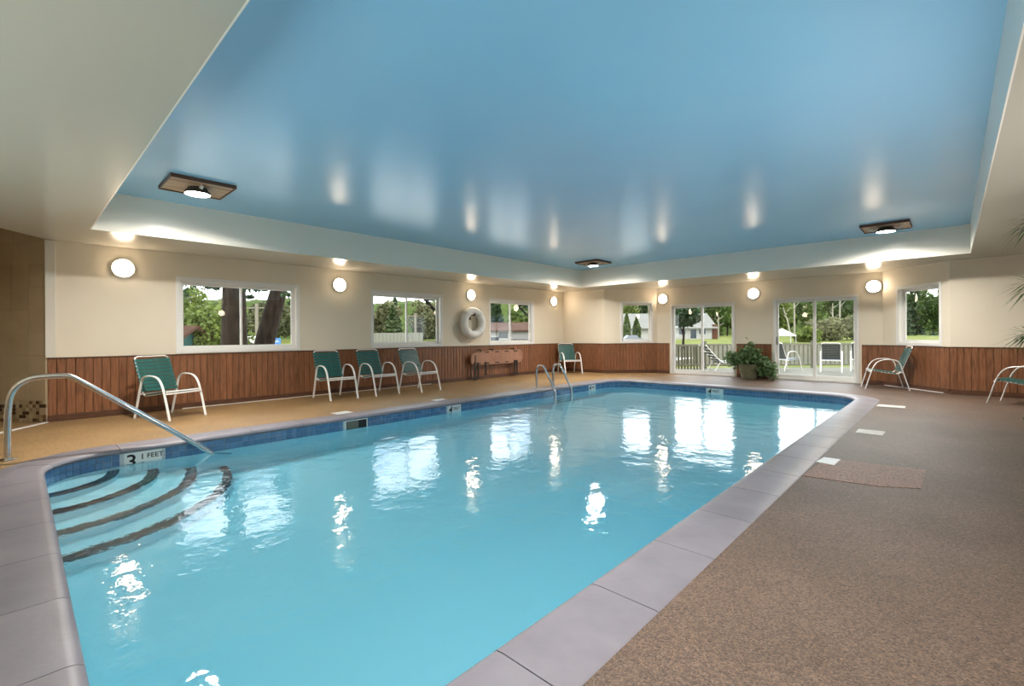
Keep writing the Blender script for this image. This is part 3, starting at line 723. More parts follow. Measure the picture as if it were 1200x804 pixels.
# ------------------------------------------------------------------ chairs
def make_chair(strap_mat):
    t = thing('strap_chair', 'x', 'chair')
    HW = .27
    arch = [(-.37, .0), (-.30, .25), (-.245, .45), (-.21, .56), (-.15, .615), (-.05, .632), (.07, .62), (.16, .57), (.225, .47), (.275, .32), (.32, .16), (.365, .0)]
    for sg in (-1, 1):
        P = smooth_path([(x, sg * HW, z) for x, z in arch], 3)
        q = MB(); q.tube(P, .019, 8, side=(0, 1, 0), r2=.011); build('arm_leg_hoop', q, M['white_metal'], t, True)
    # L shaped sling frame, a closed loop of tube
    side = [(.27, .405), (.10, .375), (-.10, .345), (-.19, .345), (-.235, .40), (-.32, .62), (-.40, .84)]
    hw = .245
    L_ = [(x, -hw, z) for x, z in side]; Rr = [(x, hw, z) for x, z in side]
    top = [(-.418, -hw + .012, .885), (-.425, -hw + .05, .905), (-.425, hw - .05, .905), (-.418, hw - .012, .885)]
    frm = [(.275, hw - .03, .405), (.275, -hw + .03, .405)]
    P = smooth_path(L_, 3) + [Vector(v) for v in top] + list(reversed(smooth_path(Rr, 3))) + [Vector(v) for v in frm]
    q = MB(); q.tube(P, .0125, 8, closed=True); build('sling_frame', q, M['white_metal'], t, True)
    q = MB(); q.bar((.275, -HW, .375), (.275, HW, .375), .022, .022); build('front_crossbar', q, M['white_metal'], t, bevel=.003)
    q = MB(); q.bar((-.265, -HW, .36), (-.265, HW, .36), .022, .022); build('rear_crossbar', q, M['white_metal'], t, bevel=.003)
    # straps: a flat band wrapped round both side rails
    q = MB(); bw = .0245
    prof = [(-hw - .016, -.004), (-hw - .016, .010), (-hw + .01, .017), (hw - .01, .017), (hw + .016, .010), (hw + .016, -.004), (hw - .005, -.014), (hw - .03, .011), (-hw + .03, .011), (-hw + .005, -.014)]
    vs = [(sx_ * bw, y, z) for sx_ in (-1, 1) for y, z in prof]; n_ = len(prof)
    q.add(vs, [(i, (i + 1) % n_, n_ + (i + 1) % n_, n_ + i) for i in range(n_)] + [(0, 1, 9), (1, 2, 8, 9), (2, 3, 7, 8), (3, 4, 6, 7), (4, 5, 6), (10, 19, 11), (11, 19, 18, 12), (12, 18, 17, 13), (13, 17, 16, 14), (14, 16, 15)])
    me = None
    def put(x, z, ang):
        nonlocal me
        if me is None:
            o = build('strap', q, strap_mat, t); me = o
        else:
            o = me.copy(); COL.objects.link(o)
        o.matrix_local = Matrix.Translation((x, 0, z)) @ Matrix.Rotation(ang, 4, 'Y')
        return o
    for k in range(7):
        f = k / 6; put(.235 - .36 * f, .400 - .053 * f, -.155)
    for k in range(9):
        f = k / 8; put(-.235 - .165 * f, .415 + .425 * f, radians(69))
    return t
chairs = {}
def chair(x, y, rz, label, group, dark=False, z=0):
    key = dark
    if key not in chairs: o = chairs[key] = make_chair(M['strap_dark'] if dark else M['strap'])
    else: o = copy_tree(chairs[key])
    o.location = (x, y, z); o.rotation_euler = (0, 0, rz); o['label'] = label; o['group'] = group
    return o
G1 = 'green strap chairs around the pool'
chair(-8.55, 1.60, radians(24), 'white framed green strap chair at left under the nearest window', G1)
chair(-8.66, 4.23, radians(0), 'green strap chair leftmost in the row of three by the left wall', G1)
chair(-8.64, 5.13, radians(2), 'green strap chair in the middle of the row of three', G1)
chair(-8.46, 6.05, radians(6), 'green strap chair at the right end of the row of three', G1)
chair(-8.68, 11.85, radians(-34), 'green strap chair alone in the far left corner', G1)
chair(-1.06, 12.72, radians(194), 'white strap chair seen side on beside the right glass door', G1)
chair(.86, 11.34, radians(160), 'strap chair cut off by the right edge of the picture', G1)

# ------------------------------------------------------------------ ring buoy, backboard
ry, rz_ = 8.31, 1.52
rb = thing('ring_buoy', 'white ring buoy hanging on the left wall between two windows', 'life ring', (XL + .09, ry, rz_))
q = MB(); q.tube([(XL + .125, ry + .315 * cos(a), rz_ + .315 * sin(a)) for a in [2 * pi * k / 40 for k in range(40)]], .102, 14, closed=True, side=(1, 0, 0), r2=.105)
build('ring', q, M['ring'], rb, True)
q = MB(); n_ = 48
q.tube([(XL + .125, ry + (.425 + .03 * abs(sin(2 * a))) * cos(a), rz_ + (.425 + .03 * abs(sin(2 * a))) * sin(a)) for a in [2 * pi * k / n_ for k in range(n_)]], .008, 6, closed=True)
q.tube(smooth_path([(XL + .03, ry - .45, rz_ + .02), (XL + .03, ry - .47, rz_ - .15), (XL + .03, ry - .40, rz_ - .38), (XL + .03, ry - .30, rz_ - .52)]), .006, 6)
build('grab_rope', q, M['rope'], rb, True)
for a in (pi / 4, 3 * pi / 4, 5 * pi / 4, 7 * pi / 4):
    q = MB(); cx, cz = ry + .315 * cos(a), rz_ + .315 * sin(a)
    q.tube([(XL + .125 + .108 * cos(b), cx + .111 * sin(b) * cos(a), cz + .111 * sin(b) * sin(a)) for b in [2 * pi * k / 20 for k in range(20)]], .03, 6, closed=True, r2=.006, side=(0, -sin(a), cos(a)))
    build('band', q, M['ring'], rb, True)
hk = thing('ring_bracket', 'dark metal bracket hook holding the white ring buoy', 'bracket', (XL, 8.33, 1.72))
q = MB(); q.bar((XL + .001, 8.31, 1.72), (XL + .20, 8.31, 1.725), .035, .03); q.bar((XL + .20, 8.31, 1.715), (XL + .20, 8.31, 1.80), .03, .02); build('arm', q, M['bracket'], hk, bevel=.003)
q = MB(); q.box((XL + .0005, 8.285, 1.60), (XL + .012, 8.335, 1.78)); build('back_plate', q, M['bracket'], hk, bevel=.003)

bb = thing('spine_board', 'orange plastic rescue backboard lying on edge against the left wainscot', 'backboard', (XL + .13, 9.2, .2))
YB0, YB1, ZB0, ZB1 = 8.23, 10.22, .40, .765
cxy = [(YB0 + .0, ZB0 + .10), (YB0 + .02, ZB0 + .04), (YB0 + .10, ZB0 + .01), (YB0 + .4, ZB0), (YB1 - .15, ZB0), (YB1 - .04, ZB0 + .03), (YB1, ZB0 + .1), (YB1, ZB1 - .1), (YB1 - .04, ZB1 - .03), (YB1 - .15, ZB1), (YB0 + .7, ZB1), (YB0 + .35, ZB1 - .03), (YB0 + .10, ZB1 - .06), (YB0 + .02, ZB1 - .10), (YB0, ZB1 - .16)]
q = MB(); n_ = len(cxy); vs = [(XL + d, y, z) for d in (.10, .15) for y, z in cxy]
q.add(vs, [tuple(range(n_)), tuple(reversed(range(n_, 2 * n_)))] + [(i, (i + 1) % n_, n_ + (i + 1) % n_, n_ + i) for i in range(n_)])
bo = build('board', q, M['board_orange'], bb, bevel=.008)
slots = [(YB0 + .13, ZB0 + .16, .035, .20)] + [(y, z, .15, .028) for y in (8.80, 9.18, 9.56, 9.94) for z in (ZB0 + .035, ZB1 - .035)] + [(8.50, ZB0 + .03, .12, .028)]
for y, z, a, b in slots:
    q = MB(); q.box((XL + .149, y - a / 2, z - b / 2), (XL + .1535, y + a / 2, z + b / 2)); build('handle_slot', q, M['black'], bo, bevel=.002)
for y, z0, w_ in ((8.33, .0, .055), (8.44, .02, .05), (8.72, .12, .045), (9.88, .06, .06), (9.97, .05, .05)):
    q = MB(); q.box((XL + .16, y - w_ / 2, z0 + .003), (XL + .172, y + w_ / 2, .47)); q.box((XL + .155, y - w_ / 2 - .02, z0 + .003), (XL + .19, y + w_ / 2 + .02, z0 + .03)); build('strap', q, M['black'], bb, bevel=.002)
for y in (8.55, 9.00, 9.85):
    q = MB(); q.bar((XL + .03, y, .80), (XL + .16, y, .80), .02, .02); q.bar((XL + .15, y, .74), (XL + .15, y, .81), .02, .015); build('hook', q, M['black'], bb)

# ------------------------------------------------------------------ foliage helpers
def leaves(n, pos_fn, size, rng, aspect=1.7, droop=0.0):
    """n pointed leaf cards (two triangles each, folded) as vertex and face lists"""
    P = pos_fn(n); n = len(P)
    d = rng.normal(size=(n, 3)); d[:, 2] = d[:, 2] * .7 - droop; d /= np.linalg.norm(d, axis=1)[:, None]
    r = rng.normal(size=(n, 3)); a = np.cross(d, r); a /= np.linalg.norm(a, axis=1)[:, None]
    s = size * rng.uniform(.6, 1.3, n)[:, None]
    v = np.empty((n, 4, 3)); v[:, 0] = P - d * s * aspect / 2; v[:, 1] = P + a * s / 2; v[:, 2] = P + d * s * aspect / 2; v[:, 3] = P - a * s / 2
    return v.reshape(-1, 3), np.arange(n * 4).reshape(-1, 4)
def np_obj(name, V, Fq, mt, parent=None, kind=None):
    me = bpy.data.meshes.new(name); me.vertices.add(len(V)); me.vertices.foreach_set('co', np.ascontiguousarray(V, dtype=np.float32).ravel())
    me.loops.add(Fq.size); me.loops.foreach_set('vertex_index', Fq.astype(np.int32).ravel())
    me.polygons.add(len(Fq)); me.polygons.foreach_set('loop_start', np.arange(0, Fq.size, Fq.shape[1], dtype=np.int32))
    me.update(); me.validate(); me.materials.append(mt)
    o = link(name, me, parent)
    if kind: o['kind'] = kind
    return o
def crown_pos(rng, h0, h1, rad, nb, shape='round'):
    def f(n):
        if shape == 'cone':
            u = 1 - np.sqrt(rng.uniform(0, 1, n)); z = h0 + (h1 - h0) * u; rr = rad * (1 - u) * (.75 + .25 * np.sin(u * 60)) * np.sqrt(rng.uniform(.15, 1, n))
            a = rng.uniform(0, 2 * pi, n); return np.stack([rr * np.cos(a), rr * np.sin(a), z - .15 * rr], 1)
        if shape == 'column':
            u = rng.uniform(0, 1, n); z = h0 + (h1 - h0) * u; rr = rad * np.minimum(1, (1 - u) * 2.2 + .05) * np.minimum(1, .7 + u * 2) * np.sqrt(rng.uniform(.3, 1, n))
            a = rng.uniform(0, 2 * pi, n); return np.stack([rr * np.cos(a), rr * np.sin(a), z], 1)
        c = rng.normal(size=(nb, 3)); c /= np.linalg.norm(c, axis=1)[:, None]; c *= rng.uniform(.35, .8, nb)[:, None]
        k = rng.integers(0, nb, n); o = rng.normal(size=(n, 3)); o /= np.linalg.norm(o, axis=1)[:, None]; o *= .33 * rng.uniform(.5, 1, n)[:, None] ** .5
        p = c[k] + o; return np.stack([p[:, 0] * rad, p[:, 1] * rad, (h0 + h1) / 2 + p[:, 2] * (h1 - h0) / 2], 1)
    return f
def make_tree(name, label, cat, group, h, rad, mt, seed, n, leaf, shape='round', h0=None, bark=None, tr=.18, trunk=True):
    rng = np.random.default_rng(seed); t = thing(name, label, cat, (0, 0, 0), group); BASE[t.name] = Vector((0, 0, 0))
    h0 = h * .25 if h0 is None else h0
    V, Fq = leaves(n, crown_pos(rng, h0, h, rad, 26, shape), leaf, rng)
    np_obj('foliage', V, Fq, mt, t, 'stuff')
    if trunk:
        q = MB(); q.tube([(0, 0, -.1), (.05 * rad, 0, h * .3), (0, .04 * rad, h * .6), (0, 0, h * .85)], [tr, tr * .8, tr * .5, tr * .15], 8); build('trunk', q, bark or M['bark'], t, True)
        if shape == 'round':
            q = MB()
            for k in range(5):
                a = k * 2.4 + seed; q.tube([(0, 0, h * (.3 + .07 * k)), (rad * .5 * cos(a), rad * .5 * sin(a), h * (.5 + .07 * k))], [tr * .45, tr * .1], 6)
            build('branches', q, bark or M['bark'], t, True)
    return t

# ------------------------------------------------------------------ potted plants
pc = Vector((-3.87, 13.18, 0))
pp = thing('potted_plant', 'bushy green plant in an olive pot between the two glass doors', 'plant', pc)
q = MB(); q.lathe([(.16, .002), (.18, .01), (.235, .20), (.262, .36), (.27, .40), (.255, .40), (.245, .37), (.002, .365)], 32, pc); build('pot', q, M['pot'], pp, True)
rng = np.random.default_rng(3)
def pot_pos(n):
    c = np.array([[0, 0, .55], [-.2, -.05, .56], [.2, -.05, .56], [-.34, -.06, .48], [.32, -.03, .46], [.05, .02, .74], [-.12, 0, .66], [.40, -.02, .30], [.36, 0, .18], [.15, -.1, .55], [-.42, -.1, .55], [-.05, -.08, .56]])
    k = rng.integers(0, len(c), n); o = rng.normal(size=(n, 3)) * .085; p = c[k] + o; p[:, 1] = np.clip(p[:, 1], -.6, .22); p[:, 2] = np.maximum(p[:, 2], .12); return p
V, Fq = leaves(1300, pot_pos, .062, rng, 2.1, .3); np_obj('foliage', V, Fq, M['leaf_pot'], pp, 'stuff')
q = MB()
for k in range(16):
    a = k * 2.399; rr = .12 + .3 * random.random()
    q.tube([(pc.x + .03 * cos(a), pc.y + .03 * sin(a), .36), (pc.x + rr * .6 * cos(a), pc.y + min(.2, rr * .6 * sin(a)), .55), (pc.x + rr * cos(a), pc.y + min(.24, rr * sin(a)), .5 + .25 * random.random())], .006, 5)
build('stems', q, M['leaf_palm'], pp, True)
pc2 = Vector((-3.32, 13.05, 0))
p2 = thing('small_plant', 'small leafy plant on the floor at the foot of the right glass door', 'plant', pc2)
q = MB(); q.lathe([(.06, .002), (.085, .10), (.08, .10), (.002, .09)], 20, pc2); build('pot', q, M['pot'], p2, True)
def p2_pos(n):
    c = np.array([[0, 0, .20], [.08, -.02, .34], [-.10, 0, .22], [.05, 0, .12], [-.05, 0, .42]]); k = rng.integers(0, len(c), n); p = c[k] + rng.normal(size=(n, 3)) * .05; p[:, 2] = np.maximum(p[:, 2], .05); return p
V, Fq = leaves(170, p2_pos, .05, rng, 2.0, .2); np_obj('foliage', V, Fq, M['leaf_pot'], p2, 'stuff')
q = MB()
for k in range(5): q.tube([(pc2.x, pc2.y, .09), (pc2.x + .1 * cos(k * 1.3), pc2.y + .08 * sin(k * 1.3), .3 + .03 * k)], .005, 5)
build('stems', q, M['leaf_palm'], p2, True)

# palm at the right edge: rosettes of thin leaves on a slender stem
pb = gnd(4.6, 1232)
pm = thing('potted_palm', 'tall potted palm with rosettes of thin leaves at the right edge', 'plant', pb)
q = MB(); q.lathe([(.15, .002), (.19, .30), (.20, .34), (.17, .34), (.002, .31)], 28, pb); build('pot', q, M['pot'], pm, True)
heads = [at(4.6, 1214, 262), at(4.55, 1216, 334), at(4.5, 1212, 392), at(4.7, 1252, 300)]
for hd in heads:
    q = MB(); q.tube(smooth_path([(pb.x, pb.y, .31), ((pb.x + hd.x) / 2 + .03, (pb.y + hd.y) / 2, (hd.z + .3) / 2), tuple(hd)]), .010, 6); build('stem', q, M['leaf_palm'], pm, True)
    q = MB()
    for k in range(60):
        a = k * 2.399 + hd.z * 7; el = random.uniform(-.5, .7); L1 = random.uniform(.20, .36); d = Vector((cos(a) * cos(el), sin(a) * cos(el), sin(el)))
        sd_ = d.cross(Vector((0, 0, 1))).normalized(); wl = .007
        c0 = hd; c1 = hd + d * L1 * .5 + Vector((0, 0, -.01)); c2 = hd + d * L1 + Vector((0, 0, -.07 - .06 * random.random()))
        q.add([c0 - sd_ * wl * .5, c0 + sd_ * wl * .5, c1 + sd_ * wl, c1 - sd_ * wl, c2], [(0, 1, 2, 3), (3, 2, 4)])
    tag(build('leaf_rosette', q, M['leaf_palm'], pm, recalc=False), kind='stuff')

# ------------------------------------------------------------------ outdoors
q = MB(); rs = [(-12.0, -8), (-9.8, 0)]
# ground: a big gently rising sheet with a hole where the building stands
N_ = 60
def gz(x, y):
    t = max(0, FW.x * x + FW.y * y); return -.13 + max(0, min(1, (t - 22) / 45)) * .65 + max(0, (t - 75)) * .008
xs = sorted(set([-170 + 8 * i for i in range(28)] + [-9.5, 5.36, -7.9]))
ys = sorted(set([-40 + 8 * i for i in range(26)] + [12.58, -4.75]))
vs = [(x, y, gz(x, y)) for y in ys for x in xs]; nx = len(xs); fs = []
for j in range(len(ys) - 1):
    for i in range(nx - 1):
        cx, cy = (xs[i] + xs[i + 1]) / 2, (ys[j] + ys[j + 1]) / 2
        if -9.5 < cx < 5.36 and -4.75 < cy < 12.58: continue
        fs.append((j * nx + i, j * nx + i + 1, (j + 1) * nx + i + 1, (j + 1) * nx + i))
q = MB(); q.add(vs, fs); tag(build('ground', q, M['grass'], recalc=False), 'sunlit lawn sloping gently away outside the windows', 'ground', kind='structure')
def quad_slab(name, pts, z0, z1, mt, label):
    q = MB(); q.prism([(p.x, p.y) for p in pts], z0, z1); return tag(build(name, q, mt), label, 'ground', kind='structure')
R0, R1 = gnd(16.3, 700), gnd(16.3, 1120)
quad_slab('terrace', [Vector((-9.0, 13.75, 0)), Vector((.5, 13.75, 0)), R1 + FW * .15, R0 + FW * .15], -.12, -.02, M['terrace'], 'pale concrete terrace outside the glass doors')
q = MB(); Pg = [gnd(19, 560), gnd(19, 1240), gnd(44, 1240), gnd(44, 560)]
nn_ = 8; vs = []
for j in range(nn_ + 1):
    for i in range(nn_ + 1):
        a = Pg[0].lerp(Pg[1], i / nn_); b = Pg[3].lerp(Pg[2], i / nn_); c = a.lerp(b, j / nn_); vs.append((c.x, c.y, gz(c.x, c.y) + .03))
q.add(vs, [(j * (nn_ + 1) + i, j * (nn_ + 1) + i + 1, (j + 1) * (nn_ + 1) + i + 1, (j + 1) * (nn_ + 1) + i) for j in range(nn_) for i in range(nn_)])
tag(build('gravel_yard', q, M['gravel'], recalc=False), 'pale gravel yard beyond the terrace railing', 'ground', kind='structure')

quad_slab('reflector_slab', [Vector((-23, -3, 0)), Vector((-9.7, -3, 0)), Vector((-9.7, 24, 0)), Vector((-23, 24, 0))], -.2, -.06, M['reflector_slab'], 'added unseen pale slab outside the left windows')  # unseen slab added to brighten the window reflections on the ceiling
# railing: every baluster a part
rl = thing('terrace_railing', 'weathered wooden railing with upright balusters around the terrace', 'railing', R0)
def rp(f, z=0): p = R0.lerp(R1, f); p.z = z; return p
Lr = (R1 - R0).length
for zz, hh in ((.80, .05), (.10, .05)):
    q = MB(); q.bar(rp(0, zz), rp(1, zz), .06 if zz > .5 else .04, hh); build('rail', q, M['rail_wood'], rl)
nb = int(Lr / .155)
bal = None
angr = atan2(RT.y, RT.x)
for k in range(nb + 1):
    c = rp(k / nb)
    if k % 12 == 0:
        q = MB(); q.box((c.x - .05, c.y - .05, -.02), (c.x + .05, c.y + .05, .93)); build('post', q, M['rail_wood'], rl); continue
    if bal is None:
        q = MB(); q.box((-.02 + R0.x, -.015 + R0.y, .1), (.02 + R0.x, .015 + R0.y, .79)); bal = build('baluster', q, M['rail_wood'], rl); o = bal
    else: o = bal.copy(); COL.objects.link(o)
    o.location = (c.x - R0.x, c.y - R0.y, 0)
# denser privacy section behind door one
S0, S1 = gnd(16.05, 752), gnd(16.05, 824)
pv = thing('slatted_screen', 'dense slatted screen along the railing seen through the left glass door', 'screen', S0)
nb = 20; o = None
for zz in (.79, .12):
    q = MB(); q.bar((S0.x, S0.y, zz), (S1.x, S1.y, zz), .05, .05); build('rail', q, M['rail_wood'], pv)
for k in range(nb + 1):
    c = S0.lerp(S1, k / nb)
    if o is None: q = MB(); q.box((S0.x - .028, S0.y - .012, -.02), (S0.x + .028, S0.y + .012, .82)); o = b0 = build('slat', q, M['rail_wood'], pv)
    else: o = b0.copy(); COL.objects.link(o)
    o.location = (c.x - S0.x, c.y - S0.y, 0)

# terrace chairs
G2 = 'dark strap chairs on the terrace'
def tchair(t, x, face, lb):
    p = gnd(t, x); chair(p.x, p.y, face, lb, G2, True, -.02)
tchair(14.6, 974, YAW + pi / 2 - .62, 'dark strap chair seen from behind through the right glass door')
tchair(15.2, 921, YAW + .3, 'dark strap chair in profile at the left of the right glass door')
tchair(14.9, 1010, YAW + pi / 2 - .7, 'dark strap chair half hidden at the right edge of the right glass door')
lg = gnd(14.9, 846)
cl = thing('chaise_lounge', 'dark strap lounge chair reclined on the terrace outside the left door', 'lounger', (lg.x, lg.y, -.02)); BASE[cl.name] = Vector((0, 0, 0))
sidep = [(.75, .34), (.1, .32), (-.15, .34), (-.62, .86)]
for sg in (-1, 1):
    q = MB(); q.tube(smooth_path([(x, sg * .3, z) for x, z in sidep], 3), .015, 8); build('side_rail', q, M['white_metal'], cl, True)
    q = MB(); q.tube([(.62, sg * .3, .0), (.55, sg * .3, .2), (.5, sg * .3, .33)], .015, 8); build('leg', q, M['white_metal'], cl, True)
    q = MB(); q.tube([(-.35, sg * .3, .0), (-.25, sg * .3, .2), (-.15, sg * .3, .34)], .015, 8); build('leg', q, M['white_metal'], cl, True)
pth = smooth_path([(x, 0, z) for x, z in sidep], 6); sp = None
for i in range(1, len(pth) - 1):
    d = pth[i + 1] - pth[i - 1]; ang = atan2(-d.z, d.x)
    if sp is None: q = MB(); q.box((-.035, -.32, .012), (.035, .32, .022)); sp = o = build('strap', q, M['strap_dark'], cl)
    else: o = sp.copy(); COL.objects.link(o)
    o.matrix_local = Matrix.Translation(pth[i]) @ Matrix.Rotation(ang, 4, 'Y')
cl.rotation_euler = (0, 0, YAW - .05)

# tent
tp = gnd(46, 916); tz = gz(tp.x, tp.y)
tn = thing('canopy_tent', 'white peaked canopy tent on the lawn seen through the right door', 'tent', (tp.x, tp.y, tz))
q = MB(); s_ = 1.05; e_ = .98
q.add([(tp.x - s_, tp.y - s_, e_), (tp.x + s_, tp.y - s_, e_), (tp.x + s_, tp.y + s_, e_), (tp.x - s_, tp.y + s_, e_), (tp.x, tp.y, 1.68)] +
      [(tp.x - s_, tp.y - s_, e_ - .1), (tp.x + s_, tp.y - s_, e_ - .1), (tp.x + s_, tp.y + s_, e_ - .1), (tp.x - s_, tp.y + s_, e_ - .1)],
      [(0, 1, 4), (1, 2, 4), (2, 3, 4), (3, 0, 4), (0, 5, 6, 1), (1, 6, 7, 2), (2, 7, 8, 3), (3, 8, 5, 0)])
build('canopy', q, M['canvas'], tn, recalc=False)
for a, b in ((-1, -1), (1, -1), (1, 1), (-1, 1)):
    q = MB(); q.tube([(tp.x + a * 1.0, tp.y + b * 1.0, tz), (tp.x + a * 1.0, tp.y + b * 1.0, e_)], .04, 6); build('leg', q, M['canvas'], tn)

# houses
def house(name, label, t, x0, x1, z_eave, z_ridge, depth, roofm, wins, base_z=None, chimney=None, porch=False, group=None):
    a = gnd(t, x0); b = gnd(t, x1); u = (b - a).normalized(); n = Vector((-u.y, u.x, 0)); L_ = (b - a).length
    if n.dot(FW) < 0: n = -n
    bz = gz((a.x + b.x) / 2, (a.y + b.y) / 2) if base_z is None else base_z
    h = thing(name, label, 'house', ((a.x + b.x) / 2, (a.y + b.y) / 2, bz), group)
    def P(s, d, z): return a + u * s + n * d + Vector((0, 0, z))
    def hb(q, s0, s1, d0, d1, z0, z1):
        q.add([P(s, d, z) for z in (z0, z1) for d in (d0, d1) for s in (s0, s1)], [(0, 2, 3, 1), (4, 5, 7, 6), (0, 1, 5, 4), (2, 6, 7, 3), (0, 4, 6, 2), (1, 3, 7, 5)])
    q = MB(); hb(q, 0, L_, 0, depth, bz - .5, z_eave)
    q.add([P(0, 0, z_eave), P(0, depth, z_eave), P(0, depth / 2, z_ridge - .05), P(L_, 0, z_eave), P(L_, depth, z_eave), P(L_, depth / 2, z_ridge - .05)], [(0, 1, 2), (3, 5, 4)])
    build('walls', q, M['siding'], h)
    q = MB(); e = .45
    for d0, d1 in ((-e, depth / 2), (depth + e, depth / 2)):
        za = z_eave - e * (z_ridge - z_eave) / (depth / 2)
        q.add([P(s, d, z + o_) for s in (-.4, L_ + .4) for d, z in ((d0, za), (d1, z_ridge)) for o_ in (0, .12)], [(0, 1, 3, 2), (4, 6, 7, 5), (0, 4, 5, 1), (2, 3, 7, 6), (1, 5, 7, 3), (0, 2, 6, 4)])
    build('roof', q, roofm, h)
    for s, z0, ww, hh in wins:
        q = MB(); hb(q, L_ * s - ww / 2 - .1, L_ * s + ww / 2 + .1, -.06, .01, z0 - .1, z0 + hh + .1); f = build('window_frame', q, M['canvas'], h)
        q = MB(); hb(q, L_ * s - ww / 2, L_ * s + ww / 2, -.08, -.055, z0, z0 + hh); build('pane', q, M['window_dark'], f)
    if chimney:
        s, ww, z0, z1 = chimney; q = MB(); hb(q, L_ * s - ww / 2, L_ * s + ww / 2, -.2, -.02, z0, z1); build('chimney', q, M['brick'], h)
    return h
house('white_house', 'long white house with gray shingle roof behind the lawn, beyond the left door', 62, 705, 836, 2.1, 3.9, 6, M['roof_gray'], [(.12, 1.2, .8, .7), (.30, 1.2, .8, .7), (.52, 1.1, .7, .7), (.72, 1.1, .9, .8), (.82, .55, .8, 1.2), (.90, 1.1, .9, .8)], chimney=(1.01, .6, .3, 2.4))
house('brown_roofed_house', 'long white house with brown roof outside the far left wall window', 40, 545, 640, 1.58, 2.2, 5, M['roof_brown'], [(.36, .5, .85, .5), (.47, .9, .8, .55), (.60, .35, .9, .45), (.66, .35, .9, .45), (.72, .35, .9, .45), (.78, .35, .9, .45)])
# green shed
house('green_shed', 'dark green shed with low roof outside the nearest left window', 19, 172, 212, 1.32, 1.55, .9, M['roof_brown'], [(.35, .35, .75, .4)])
sh = [o for o in COL.objects if o.name.startswith('green_shed')][0]
for ch in sh.children:
    if ch.name.startswith('walls'): ch.data.materials[0] = M['green_paint']

# trees beside the house
G3 = 'columnar cedars before the white house'
for t, x, h, r, lb in ((50, 734.5, 3.15, .42, 'left of two narrow cedars before the white house'), (50, 746, 2.7, .45, 'right of two narrow cedars before the white house')):
    p = gnd(t, x); o = make_tree('cedar', lb, 'tree', G3, h, r, M['leaf_cedar'], int(x), 900, .14, 'column', .1, tr=.06); o.location = (p.x, p.y, gz(p.x, p.y))
p = gnd(34, 800); o = make_tree('young_tree', 'single dark leafy tree on the lawn seen through the left door', 'tree', None, 3.6, 1.5, M['leaf_dark'], 21, 2200, .16, 'round', 1.5, tr=.10); o.location = (p.x, p.y, gz(p.x, p.y))
for t, x, h, r, lb in ((52, 965, 2.6, 2.6, 'rounded olive bush at the lawn edge right of the tent'), (55, 992, 3.0, 3.0, 'large rounded olive bush beyond the terrace chairs'), (48, 948, 1.7, 1.6, 'low green bush close beside the white tent')):
    p = gnd(t, x); o = make_tree('bush', lb, 'bush', 'bushes at the lawn edge', h, r, M['leaf_lime'] if t < 50 else M['leaf_olive'], int(x), 2500, .2, 'round', -.3, trunk=False); o.location = (p.x, p.y, gz(p.x, p.y))
for i, (t, x, h, lean, lb) in enumerate(((70, 931, 8.0, .0, 'pale straight birch trunk right of the white tent'), (70, 927, 4.6, -.8, 'pale leaning birch trunk nearest the white tent'), (72, 984, 8.4, .1, 'pale birch trunk before the dark wood at right'), (66, 842, 3.2, 0, 'short pale bare trunk right of the white house'), (72, 976, 5.2, 0, 'broken pale trunk left of the tallest birch'))):
    p = gnd(t, x); z0 = gz(p.x, p.y); bt = thing('birch_trunk', lb, 'tree', (p.x, p.y, z0), 'pale trunks at the wood edge')
    q = MB(); q.tube([(p.x, p.y, z0 - .2), (p.x + lean * .5, p.y, z0 + h * .5), (p.x + lean * 1.3, p.y, z0 + h)], [.14, .11, .05], 8); build('trunk', q, M['bark_pale'], bt, True)
    q = MB()
    for k in range(4): q.tube([(p.x + lean * .6, p.y, z0 + h * (.55 + .1 * k)), (p.x + lean + .8 * cos(k * 2.2), p.y + .8 * sin(k * 2.2), z0 + h * (.68 + .1 * k))], [.06, .02], 5)
    build('branches', q, M['bark_pale'], bt, True)

# distant wood: a few tree meshes, copied one by one
protos = {}
def forest(kind, t, x, h, rad, label, group, seed=0):
    key = (kind, seed % 3)
    spec = {'mid': (M['leaf_mid'], 'round'), 'dark': (M['leaf_dark'], 'cone'), 'olive': (M['leaf_olive'], 'round'), 'lime': (M['leaf_lime'], 'round')}[kind]
    if key not in protos:
        o = make_tree('wood_tree', label, 'tree', group, 10, 3.4 if spec[1] == 'round' else 2.6, spec[0], 50 + seed % 3 + hash(kind) % 1 + {'mid': 0, 'dark': 10, 'olive': 20, 'lime': 30}[kind], 3000, .42, spec[1], .4 if spec[1] == 'round' else .2, tr=.25); protos[key] = o
    else: o = copy_tree(protos[key])
    p = gnd(t, x); o.location = (p.x, p.y, gz(p.x, p.y) - .2); o.scale = (rad / 3.4, rad / 3.4, h / 10); o.rotation_euler = (0, 0, seed * 1.7); o['label'] = label; o['group'] = group
    return o
rg = random.Random(5)
i = 0
KN = {'mid': 'mid green leafy', 'dark': 'dark conical', 'lime': 'bright green leafy', 'olive': 'olive brown leafy'}
for t, hh, lab in ((86, 8.6, 'front row of'), (95, 9.9, 'middle row of'), (104, 11.4, 'back row of')):
    x = 690 + rg.uniform(0, 14)
    while x < 1160:
        k = rg.choice(['mid', 'mid', 'dark', 'dark', 'lime' if t < 100 else 'mid']); i += 1
        forest(k, t + rg.uniform(-1, 1), x, hh * rg.uniform(.93, 1.06) * (1.0 + .0004 * (x - 900)), 2.45, '%s tree in the %s the wood behind the terrace' % (KN[k], lab), 'wood behind the terrace, %s, %s' % (lab[:-3], k), i)
        x += 6.0 / t * FPX * rg.uniform(.86, 1.0)
